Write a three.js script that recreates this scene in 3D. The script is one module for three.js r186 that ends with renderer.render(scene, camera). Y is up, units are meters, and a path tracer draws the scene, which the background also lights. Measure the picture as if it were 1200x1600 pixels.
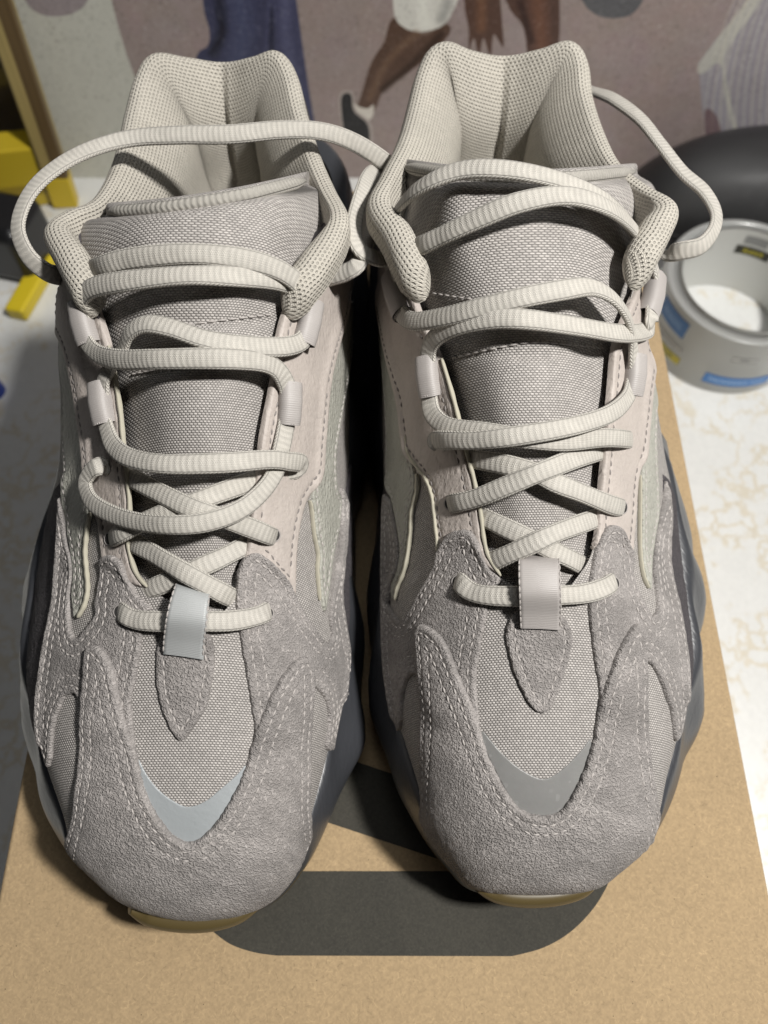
import * as THREE from 'three';
import { mergeGeometries } from 'three/addons/utils/BufferGeometryUtils.js';
import { RoundedBoxGeometry } from 'three/addons/geometries/RoundedBoxGeometry.js';
import { RectAreaLightUniformsLib } from 'three/addons/lights/RectAreaLightUniformsLib.js';

// ---------------------------------------------------------------- camera, lights, exposure
const V = (x, y, z) => new THREE.Vector3(x, y, z);
const scene = new THREE.Scene();
scene.background = new THREE.Color(0.012, 0.012, 0.013);
const FPX = 1200, PITCH = 64.6 * Math.PI / 180, EYE = V(0, 0.265, 0);   // y = 0 is the lid of the box, the table lies 0.13 m lower
const TABLE_Y = -0.13;
const camera = new THREE.PerspectiveCamera(2 * Math.atan(800 / FPX) * 180 / Math.PI, 0.75, 0.01, 20);
camera.position.copy(EYE);
const FWD = V(0, -Math.sin(PITCH), -Math.cos(PITCH)), UPV = V(0, Math.cos(PITCH), -Math.sin(PITCH));
camera.up.set(0, 1, 0);
camera.lookAt(EYE.clone().add(FWD));
camera.updateMatrixWorld();
camera.focus = 0.2;
camera.userData.fStop = 12;
const renderer = new THREE.WebGLRenderer({ antialias: true });
renderer.toneMapping = THREE.LinearToneMapping;
renderer.toneMappingExposure = 1.0;
renderer.shadowMap.enabled = true;
RectAreaLightUniformsLib.init();
function areaLamp(pos, target, w, h, color, intensity) {
  const l = new THREE.RectAreaLight(color, intensity, w, h);
  l.position.copy(pos); l.lookAt(target); l.castShadow = true; scene.add(l); return l;
}
const KEY_POS = V(0.40, 0.80, 0.0), KEY_AIM = V(0, 0.03, -0.10);
areaLamp(KEY_POS, KEY_AIM, 0.07, 0.07, new THREE.Color(1.0, 0.978, 0.94), 740);
const CEIL_POS = V(0.15, 1.8, -0.55), CEIL_AIM = V(0, 0, -0.15);
areaLamp(CEIL_POS, CEIL_AIM, 0.7, 0.7, new THREE.Color(0.96, 0.98, 1.0), 2.0);

// ---------------------------------------------------------------- pixel -> place helpers (a pixel gives a direction, the height or plane gives the distance)
function dir(px, py) { const a = (px - 600) / FPX, b = (800 - py) / FPX; return V(a, FWD.y + b * UPV.y, FWD.z + b * UPV.z); }
function atH(px, py, h) { const d = dir(px, py); return EYE.clone().addScaledVector(d, (h - EYE.y) / d.y); }
function atZ(px, py, z) { const d = dir(px, py); return EYE.clone().addScaledVector(d, (z - EYE.z) / d.z); }
function proj(p) { const x = p.x - EYE.x, y = p.y - EYE.y, z = p.z - EYE.z; const f = y * FWD.y + z * FWD.z, u = y * UPV.y + z * UPV.z; return [600 + FPX * x / f, 800 - FPX * u / f, f]; }

// ---------------------------------------------------------------- small maths
function rng(seed) { let a = seed >>> 0; return () => { a = (a + 0x6d2b79f5) | 0; let t = Math.imul(a ^ (a >>> 15), 1 | a); t = (t + Math.imul(t ^ (t >>> 7), 61 | t)) ^ t; return ((t ^ (t >>> 14)) >>> 0) / 4294967296; }; }
const clamp = (x, a, b) => Math.min(b, Math.max(a, x)), lerp = (a, b, t) => a + (b - a) * t;
const sstep = (a, b, x) => { const t = clamp((x - a) / (b - a), 0, 1); return t * t * (3 - 2 * t); };
function hash2(x, y, s) { let h = Math.imul(x, 374761393) ^ Math.imul(y, 668265263) ^ Math.imul(s, 974634777); h = Math.imul(h ^ (h >>> 13), 1274126177); return ((h ^ (h >>> 16)) >>> 0) / 4294967296; }
function vnoise(x, y, period, seed) {   // tileable value noise, x and y in cells
  const xi = Math.floor(x), yi = Math.floor(y), fx = x - xi, fy = y - yi, w = (n) => ((n % period) + period) % period;
  const u = fx * fx * (3 - 2 * fx), v = fy * fy * (3 - 2 * fy);
  return lerp(lerp(hash2(w(xi), w(yi), seed), hash2(w(xi + 1), w(yi), seed), u), lerp(hash2(w(xi), w(yi + 1), seed), hash2(w(xi + 1), w(yi + 1), seed), u), v);
}
function fbm(x, y, cells, oct, seed) { let s = 0, a = 1, n = 0; for (let o = 0; o < oct; o++) { s += a * vnoise(x * cells, y * cells, cells, seed + o); n += a; a *= 0.55; cells *= 2; } return s / n; }
function table1(pts, key = (s) => s) {   // monotone cubic through [s, value] pairs, in key(s)
  const X = pts.map((p) => key(p[0])), Y = pts.map((p) => p[1]), n = X.length, m = new Array(n), d = [];
  for (let i = 0; i < n - 1; i++) d.push((Y[i + 1] - Y[i]) / (X[i + 1] - X[i]));
  for (let i = 0; i < n; i++) m[i] = i === 0 ? d[0] : i === n - 1 ? d[n - 2] : d[i - 1] * d[i] <= 0 ? 0 : 2 / (1 / d[i - 1] + 1 / d[i]);
  return (s) => {
    const x = key(s); if (x <= X[0]) return Y[0]; if (x >= X[n - 1]) return Y[n - 1];
    let i = 0; while (x > X[i + 1]) i++;
    const h = X[i + 1] - X[i], t = (x - X[i]) / h, t2 = t * t, t3 = t2 * t;
    return (2 * t3 - 3 * t2 + 1) * Y[i] + (t3 - 2 * t2 + t) * h * m[i] + (-2 * t3 + 3 * t2) * Y[i + 1] + (t3 - t2) * h * m[i + 1];
  };
}
function catmull(list, per, closed = false) {   // list of arrays; a true .c on an element keeps it a corner
  const n = list.length, out = [];
  const get = (i) => closed ? list[(i + n) % n] : list[clamp(i, 0, n - 1)];
  const segs = closed ? n : n - 1;
  for (let i = 0; i < segs; i++) {
    const p1 = get(i), p2 = get(i + 1), p0 = p1.c ? p1 : get(i - 1), p3 = p2.c ? p2 : get(i + 2);
    for (let k = 0; k < per; k++) {
      const t = k / per, t2 = t * t, t3 = t2 * t;
      out.push(p1.map((_, j) => 0.5 * (2 * p1[j] + (p2[j] - p0[j]) * t + (2 * p0[j] - 5 * p1[j] + 4 * p2[j] - p3[j]) * t2 + (3 * p1[j] - p0[j] - 3 * p2[j] + p3[j]) * t3)));
    }
  }
  if (!closed) out.push(list[n - 1].slice());
  return out;
}

// ---------------------------------------------------------------- textures (surface grain, weave, print)
function tex(w, h, fn, srgb, sizeX, sizeY = sizeX) {   // fn(x, y) in 0..1 -> [r, g, b] or a number
  const data = new Uint8Array(w * h * 4);
  for (let j = 0; j < h; j++) for (let i = 0; i < w; i++) {
    const c = fn((i + 0.5) / w, (j + 0.5) / h), k = (j * w + i) * 4, a = Array.isArray(c);
    for (let q = 0; q < 3; q++) data[k + q] = clamp(Math.round(255 * (a ? c[q] : c)), 0, 255);
    data[k + 3] = 255;
  }
  const t = new THREE.DataTexture(data, w, h, THREE.RGBAFormat);
  t.wrapS = t.wrapT = THREE.RepeatWrapping; t.magFilter = THREE.LinearFilter; t.minFilter = THREE.LinearMipmapLinearFilter; t.generateMipmaps = true;
  if (srgb) t.colorSpace = THREE.SRGBColorSpace;
  t.repeat.set(1 / sizeX, 1 / sizeY); t.needsUpdate = true;
  return t;
}
const toS = (x) => x <= 0.0031308 ? 12.92 * x : 1.055 * Math.pow(x, 1 / 2.4) - 0.055;
const col = (r, g, b, k = 1) => [toS(clamp(r * k, 0, 1)), toS(clamp(g * k, 0, 1)), toS(clamp(b * k, 0, 1))];

// plain weave of the vamp and tongue: short light weft floats in brick order over a darker warp
function weaveH(x, y, nx, ny) {
  const r = Math.floor(y * ny), fx = (x * nx + (r % 2) * 0.5), c = Math.floor(fx), u = fx - c - 0.5, v = y * ny - r - 0.5;
  const j = hash2(((c % nx) + nx) % nx, r, 5);
  const e = Math.max(0, 1 - Math.pow(Math.abs(u) / 0.48, 2.6) - Math.pow(Math.abs(v) / 0.46, 2.4));
  return [Math.pow(e, 0.6), j];
}
const WX = 22, WY = 32;
const weaveColor = tex(1024, 1024, (x, y) => { const [h, j] = weaveH(x, y, WX, WY), f = 0.92 + 0.16 * fbm(x, y, 6, 3, 3), k = (0.54 + 0.46 * h) * (0.82 + 0.28 * j) * f; return col(0.515, 0.482, 0.455, k); }, true, 0.0200, 0.0200);
const weaveBump = tex(1024, 1024, (x, y) => { const [h, j] = weaveH(x, y, WX, WY); return h * (0.8 + 0.2 * j); }, false, 0.0200, 0.0200);
function suedeH(x, y) { const w = fbm(x, y, 9, 2, 11); return 0.7 * fbm(x + 0.03 * w, y, 64, 3, 21) + 0.3 * fbm(x, y + 0.03 * w, 30, 2, 31); }
const suedeBump = tex(1024, 1024, (x, y) => { const h = suedeH(x, y); return clamp((h - 0.5) * 2.6 + 0.5, 0, 1); }, false, 0.021);
const suedeTone = (r, g, b) => tex(1024, 1024, (x, y) => { const k = 0.86 + 0.30 * (fbm(x, y, 5, 4, 41)) + 0.8 * (suedeH(x, y) - 0.5); return col(r, g, b, k); }, true, 0.021);
const suedeColor = suedeTone(0.315, 0.292, 0.279), darkSuedeColor = suedeTone(0.075, 0.066, 0.072);
const leatherBump = tex(512, 512, (x, y) => { const w = fbm(x, y, 8, 3, 55); return 0.5 + 0.9 * (fbm(x + 0.05 * w, y, 28, 3, 51) - 0.5) + 0.5 * (Math.abs(fbm(x, y + 0.06 * w, 12, 3, 52) - 0.5)); }, false, 0.028);
const leatherTone = (r, g, b) => tex(512, 512, (x, y) => col(r, g, b, 0.9 + 0.2 * fbm(x, y, 6, 4, 61)), true, 0.028);
const eyestayColor = leatherTone(0.425, 0.378, 0.345), sageColor = leatherTone(0.35, 0.346, 0.305);
// spacer mesh of the collar lining: rows of small knitted knots round eyes, darkened in colour for the shade inside
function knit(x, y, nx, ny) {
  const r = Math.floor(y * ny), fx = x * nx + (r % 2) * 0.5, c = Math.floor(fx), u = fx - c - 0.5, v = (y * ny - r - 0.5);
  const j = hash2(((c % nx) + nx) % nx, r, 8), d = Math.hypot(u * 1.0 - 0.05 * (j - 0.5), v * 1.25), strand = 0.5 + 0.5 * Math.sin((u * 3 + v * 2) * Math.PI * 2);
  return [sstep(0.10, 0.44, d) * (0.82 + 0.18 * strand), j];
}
const knitBump = tex(1024, 1024, (x, y) => knit(x, y, 24, 28)[0], false, 0.0325);
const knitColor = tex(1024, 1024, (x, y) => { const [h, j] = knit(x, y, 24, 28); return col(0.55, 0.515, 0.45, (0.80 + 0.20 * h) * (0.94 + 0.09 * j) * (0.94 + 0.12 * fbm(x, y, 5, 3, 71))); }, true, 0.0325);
// flat tubular lace: u across the girth (0..1), v along in metres; ribs across, twisted cords along both edges
function laceH(x, y) {
  const a = Math.abs(((x * 2) % 1) - 0.5) * 2;                      // 0 at the middle of a face, 1 at an edge
  const n = 18, face = x < 0.5 ? 0 : 0.5, wob = 0.25 * (fbm(x, y, 8, 2, 77) - 0.5);
  const y2 = y * n + face + wob + 0.18 * Math.cos(a * 3.1), f = y2 - Math.floor(y2), rib = 0.5 - 0.5 * Math.cos(f * 2 * Math.PI);
  const vee = 0.5 + 0.5 * Math.sin((a * 7 + (Math.floor(y * n * 2) % 2 ? 1 : -1) * 0.6 + y * n * 3) * 2 * Math.PI), fine = 0.5 + 0.5 * Math.sin(x * 40 * 2 * Math.PI);
  let h = 0.38 + 0.22 * rib + 0.26 * vee * (0.4 + 0.6 * rib) + 0.14 * fine;
  const cord = sstep(0.64, 0.70, a);
  h = lerp(h, 0.40 + 0.6 * Math.abs(Math.sin((y * 27 + a * 2.5) * Math.PI)), cord);
  return h * (1 - 0.85 * Math.exp(-Math.pow((a - 0.60) / 0.045, 2)));
}
const laceBump = tex(256, 1024, (x, y) => laceH(x, y), false, 1, 0.027);
const laceColor = tex(256, 1024, (x, y) => { const h = laceH(x, y); return col(0.50, 0.474, 0.428, 0.46 + 0.70 * h + 0.14 * (fbm(x, y, 16, 2, 81) - 0.5)); }, true, 1, 0.027);
const spotColor = tex(512, 512, (x, y) => { let s = 0; for (let k = 0; k < 26; k++) { const a = hash2(k, 1, 3), b = hash2(k, 2, 3), r = 0.012 + 0.02 * hash2(k, 3, 3), d = Math.hypot(x - a, y - b); s = Math.max(s, sstep(r, r * 0.7, d) * (0.5 + 0.5 * hash2(k, 4, 3))); } return col(0.205, 0.203, 0.197, 0.95 + 0.12 * fbm(x, y, 12, 3, 88) + 0.20 * s); }, true, 0.03);
const rubberBump = tex(256, 256, (x, y) => fbm(x, y, 16, 3, 91), false, 0.02);
const tapeWeave = tex(256, 256, (x, y) => 0.5 + 0.3 * Math.sin(y * 40 * 2 * Math.PI) + 0.2 * fbm(x, y, 8, 3, 95), false, 0.02);

function mat(o) { return new THREE.MeshStandardMaterial({ side: THREE.DoubleSide, metalness: 0, ...o }); }
function phys(o) { return new THREE.MeshPhysicalMaterial({ side: THREE.DoubleSide, metalness: 0, ...o }); }
const C = (r, g, b) => new THREE.Color().setRGB(r, g, b);
const M = {
  weave: mat({ map: weaveColor, bumpMap: weaveBump, bumpScale: 0.00030, roughness: 0.82 }),
  suede: phys({ map: suedeColor, vertexColors: true, bumpMap: suedeBump, bumpScale: 0.00042, roughness: 0.92, sheen: 0.3, sheenRoughness: 0.6, sheenColor: C(0.5, 0.48, 0.47) }),
  darkSuede: phys({ map: darkSuedeColor, bumpMap: suedeBump, bumpScale: 0.0006, roughness: 0.95, sheen: 0.2, sheenRoughness: 0.6, sheenColor: C(0.3, 0.28, 0.3) }),
  eyestay: phys({ map: eyestayColor, bumpMap: leatherBump, bumpScale: 0.00025, roughness: 0.62 }),
  sage: phys({ map: sageColor, bumpMap: leatherBump, bumpScale: 0.0006, roughness: 0.55 }),
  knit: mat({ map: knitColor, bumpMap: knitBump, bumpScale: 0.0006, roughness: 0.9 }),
  lace: phys({ map: laceColor, bumpMap: laceBump, bumpScale: 0.00026, roughness: 0.72, sheen: 0.2, sheenRoughness: 0.4, sheenColor: C(0.8, 0.78, 0.72) }),
  thread: mat({ color: C(0.41, 0.38, 0.36), roughness: 0.7 }),
  threadDark: mat({ color: C(0.2, 0.18, 0.17), roughness: 0.7 }),
  silver: phys({ color: C(0.31, 0.33, 0.34), bumpMap: rubberBump, bumpScale: 0.00008, roughness: 0.42 }),  // reflective badge film with its bright bluish light return put into the colour
  pewter: phys({ map: spotColor, bumpMap: rubberBump, bumpScale: 0.00004, roughness: 0.42 }),  // same badge film in a dimmer copy, without the light return
  tape: phys({ color: C(0.36, 0.335, 0.32), bumpMap: tapeWeave, bumpScale: 0.00006, roughness: 0.5 }),
  tapeCoolLit: phys({ color: C(0.36, 0.37, 0.37), bumpMap: tapeWeave, bumpScale: 0.00006, roughness: 0.45 }),  // copy of the tape with a cool cast of light put into its colour
  midsole: phys({ color: C(0.044, 0.046, 0.052), bumpMap: rubberBump, bumpScale: 0.00012, roughness: 0.40, clearcoat: 0.35, clearcoatRoughness: 0.3 }),
  gum: phys({ color: C(0.090, 0.066, 0.026), roughness: 0.36, clearcoat: 0.2, clearcoatRoughness: 0.35 }),
  insole: mat({ color: C(0.30, 0.29, 0.27), roughness: 0.9 }),
  foam: mat({ color: C(0.40, 0.375, 0.30), roughness: 0.95 }),
};

// ---------------------------------------------------------------- scene bookkeeping
const taken = {};
function numbered(name) { const n = taken[name] = (taken[name] ?? -1) + 1; return n ? name + '_' + String(n).padStart(3, '0') : name; }
function thing(name, label, category, group) { const o = new THREE.Group(); o.name = numbered(name); o.userData = { label, category }; if (group) o.userData.group = group; scene.add(o); return o; }
function part(name, geo, material, parent, label) {
  const m = new THREE.Mesh(geo, material); m.name = name; m.castShadow = m.receiveShadow = true; if (label) m.userData.label = label; parent.add(m); return m;
}
function stuff(m) { m.userData.kind = 'stuff'; return m; }

// ---------------------------------------------------------------- gridded surface with a pixel lookup
class Surf {
  constructor(NU, NV, P) {
    this.NU = NU; this.NV = NV; this.P = P; const W = this.W = NV + 1, n = W * (NU + 1);
    this.N = new Float32Array(n * 3); this.X = new Float32Array(n); this.Y = new Float32Array(n); this.O = new Float32Array(n);
    const a = V(), b = V(), c = V();
    for (let i = 0; i <= NU; i++) for (let j = 0; j <= NV; j++) {
      const ii = Math.max(i, 1), i0 = Math.max(ii - 1, 1), i1 = Math.min(ii + 1, NU), j0 = Math.max(j - 1, 0), j1 = Math.min(j + 1, NV);
      this.at(i1, j, a).sub(this.at(i0, j, b)); this.at(ii, j1, b).sub(this.at(ii, j0, c)); b.cross(a).normalize();
      this.N.set([b.x, b.y, b.z], (i * W + j) * 3);
    }
    const mid = NV >> 1; let along = 0;
    for (let i = 0; i <= NU; i++) {
      if (i) along += this.at(i, mid, a).distanceTo(this.at(i - 1, mid, b));
      this.X[i * W + mid] = 0;
      for (let j = mid + 1; j <= NV; j++) this.X[i * W + j] = this.X[i * W + j - 1] + this.at(i, j, a).distanceTo(this.at(i, j - 1, b));
      for (let j = mid - 1; j >= 0; j--) this.X[i * W + j] = this.X[i * W + j + 1] - this.at(i, j, a).distanceTo(this.at(i, j + 1, b));
      for (let j = 0; j <= NV; j++) this.Y[i * W + j] = along;
    }
    this.lookup();
  }
  at(i, j, t) { const k = (i * this.W + j) * 3; return t.set(this.P[k], this.P[k + 1], this.P[k + 2]); }
  lookup() {
    const n = this.W * (this.NU + 1); this.S = new Float32Array(n * 3); const v = V(), nn = V(); this.bins = new Map();
    for (let k = 0; k < n; k++) this.S.set(proj(v.set(this.P[3 * k], this.P[3 * k + 1], this.P[3 * k + 2])), 3 * k);
    for (let i = 0; i < this.NU; i++) for (let j = 0; j < this.NV; j++) {
      const k = i * this.W + j;
      v.set(this.P[3 * k] - EYE.x, this.P[3 * k + 1] - EYE.y, this.P[3 * k + 2] - EYE.z); nn.set(this.N[3 * k], this.N[3 * k + 1], this.N[3 * k + 2]);
      if (nn.dot(v) > 0) continue;
      const q = [k, k + 1, k + this.W, k + this.W + 1].map((m) => [this.S[3 * m], this.S[3 * m + 1]]);
      const x0 = Math.floor(Math.min(...q.map((p) => p[0])) / 10), x1 = Math.floor(Math.max(...q.map((p) => p[0])) / 10), y0 = Math.floor(Math.min(...q.map((p) => p[1])) / 10), y1 = Math.floor(Math.max(...q.map((p) => p[1])) / 10);
      for (let x = x0; x <= x1; x++) for (let y = y0; y <= y1; y++) { const b = x * 4096 + y; let l = this.bins.get(b); if (!l) this.bins.set(b, l = []); l.push(k); }
    }
  }
  hit(px, py) {   // nearest front-facing cell under the pixel, else the closest vertex in the picture
    let best = null;
    for (const k of this.bins.get(Math.floor(px / 10) * 4096 + Math.floor(py / 10)) || []) {
      const i = Math.floor(k / this.W), j = k % this.W;
      for (const tri of [[0, 0, 0, 1, 1, 0], [1, 1, 1, 0, 0, 1]]) {
        const s = [0, 1, 2].map((m) => 3 * ((i + tri[2 * m]) * this.W + j + tri[2 * m + 1])), S = this.S;
        const ax = S[s[1]] - S[s[0]], ay = S[s[1] + 1] - S[s[0] + 1], bx = S[s[2]] - S[s[0]], by = S[s[2] + 1] - S[s[0] + 1], cx = px - S[s[0]], cy = py - S[s[0] + 1], D = ax * by - ay * bx;
        if (Math.abs(D) < 1e-9) continue;
        const u = (cx * by - cy * bx) / D, v = (ax * cy - ay * cx) / D;
        if (u < -1e-3 || v < -1e-3 || u + v > 1.001) continue;
        const depth = S[s[0] + 2] + u * (S[s[1] + 2] - S[s[0] + 2]) + v * (S[s[2] + 2] - S[s[0] + 2]);
        if (!best || depth < best.depth) best = { depth, gi: i + tri[0] + u * (tri[2] - tri[0]) + v * (tri[4] - tri[0]), gj: j + tri[1] + u * (tri[3] - tri[1]) + v * (tri[5] - tri[1]) };
      }
    }
    if (best) return best;
    let bd = 1e9, bk = 0;
    for (const l of this.bins.values()) { const k = l[0]; if (Math.hypot(this.S[3 * k] - px, this.S[3 * k + 1] - py) > bd + 40) continue; for (const m of l) { const d = Math.hypot(this.S[3 * m] - px, this.S[3 * m + 1] - py); if (d < bd) { bd = d; bk = m; } } }
    return { gi: Math.floor(bk / this.W), gj: bk % this.W, miss: bd };
  }
  lin(A, w, gi, gj) {
    gi = clamp(gi, 0, this.NU); gj = clamp(gj, 0, this.NV);
    const i = Math.min(Math.floor(gi), this.NU - 1), j = Math.min(Math.floor(gj), this.NV - 1), u = gi - i, v = gj - j, k = i * this.W + j, W = this.W, o = [];
    for (let c = 0; c < w; c++) o.push((A[w * k + c] * (1 - v) + A[w * (k + 1) + c] * v) * (1 - u) + (A[w * (k + W) + c] * (1 - v) + A[w * (k + W + 1) + c] * v) * u);
    return o;
  }
  pos(gi, gj, off = 0) { const p = this.lin(this.P, 3, gi, gj), n = this.lin(this.N, 3, gi, gj); return V(p[0] + n[0] * off, p[1] + n[1] * off, p[2] + n[2] * off); }
  normal(gi, gj) { return V(...this.lin(this.N, 3, gi, gj)).normalize(); }
  over(px, py, off) {   // the point on this pixel's ray that lies `off` above the surface
    const h = this.hit(px, py), n = this.normal(h.gi, h.gj), p = this.pos(h.gi, h.gj), d = p.clone().sub(EYE).normalize(), c = Math.max(0.45, -n.dot(d));
    if (h.miss > 3) { const r = dir(px, py).normalize(); const q = EYE.clone().addScaledVector(r, p.distanceTo(EYE)); return { p: q.addScaledVector(r, -off / c), n }; }
    return { p: p.addScaledVector(d, -off / c), n };
  }
  drape(iter) { let a = Float32Array.from(this.O); const W = this.W; for (let t = 0; t < iter; t++) { const b = Float32Array.from(a); for (let i = 1; i < this.NU; i++) for (let j = 1; j < this.NV; j++) { const k = i * W + j; b[k] = 0.25 * a[k] * 2 + 0.125 * (a[k - 1] + a[k + 1] + a[k - W] + a[k + W]); } a = b; } return a; }
}

// outline traced on the picture -> closed polygon on the surface. [x, y] smooth, [x, y, 1] corner, 'L' / 'R' run down to the sole on that side, 'T' round the toe
function outline(surf, pts, per = 6) {
  const groups = [], n = pts.length; let cur = [];
  const flush = () => { if (cur.length) groups.push({ px: cur }); cur = []; };
  for (const p of pts) { if (typeof p === 'string') { flush(); groups.push({ mark: p }); } else { const q = [p[0], p[1]]; if (p[2]) q.c = true; cur.push(q); } }
  flush();
  const closed = groups.length === 1, poly = [];
  const toGrid = (q) => { const h = surf.hit(q[0], q[1]); return { gi: h.gi, gj: h.gj, real: true }; };
  for (const g of groups) if (g.px) g.poly = catmull(g.px, per, closed).map(toGrid);
  groups.forEach((g, k) => {
    if (g.poly) return poly.push(...g.poly);
    let a = k - 1, b = k + 1; const L = groups.length;
    const prev = groups[(a + L) % L], next = groups[b % L], ref = prev.poly ? prev.poly[prev.poly.length - 1] : next.poly ? next.poly[0] : null;
    if (g.mark === 'T') { const left = prev.mark === 'L'; poly.push({ gi: -2, gj: left ? -2 : surf.NV + 2 }, { gi: -2, gj: left ? surf.NV + 2 : -2 }); } else poly.push({ gi: ref.gi, gj: g.mark === 'L' ? -2 : surf.NV + 2 });
  });
  for (const p of poly) p.P = surf.pos(p.gi, p.gj);
  return poly;
}
function inside(poly, gi, gj) { let c = false; for (let i = 0, j = poly.length - 1; i < poly.length; j = i++) { const a = poly[i], b = poly[j]; if ((a.gj > gj) !== (b.gj > gj) && gi < (b.gi - a.gi) * (gj - a.gj) / (b.gj - a.gj) + a.gi) c = !c; } return c; }
function segDist2(p, a, b) { const bx = b.x - a.x, by = b.y - a.y, bz = b.z - a.z, px = p.x - a.x, py = p.y - a.y, pz = p.z - a.z, l = bx * bx + by * by + bz * bz, t = l > 0 ? clamp((px * bx + py * by + pz * bz) / l, 0, 1) : 0, x = px - bx * t, y = py - by * t, z = pz - bz * t; return x * x + y * y + z * z; }
function distTo(poly, p) { let m = 1; for (let i = 0, n = poly.length; i < n; i++) { const a = poly[i], b = poly[(i + 1) % n]; if (!a.real && !b.real) continue; const d = segDist2(p, a.P, b.P); if (d < m) m = d; } return Math.sqrt(m); }
function sdf(surf, polys) {   // signed distance (m) to a set of outlines: inside the first, outside the others
  const n = surf.W * (surf.NU + 1), D = new Float32Array(n).fill(-1), v = V();
  const [A, ...holes] = polys;
  const i0 = A ? Math.max(0, Math.floor(Math.min(...A.map((p) => p.gi))) - 3) : 0, i1 = A ? Math.min(surf.NU, Math.ceil(Math.max(...A.map((p) => p.gi))) + 3) : surf.NU;
  const j0 = A ? Math.max(0, Math.floor(Math.min(...A.map((p) => p.gj))) - 3) : 0, j1 = A ? Math.min(surf.NV, Math.ceil(Math.max(...A.map((p) => p.gj))) + 3) : surf.NV;
  for (let i = i0; i <= i1; i++) for (let j = j0; j <= j1; j++) {
    const k = i * surf.W + j; surf.at(i, j, v);
    let d = A ? distTo(A, v) * (inside(A, i, j) ? 1 : -1) : 1;
    for (const h of holes) { const e = distTo(h, v) * (inside(h, i, j) ? -1 : 1); d = Math.min(d, e); }
    D[k] = d;
  }
  return D;
}
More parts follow.
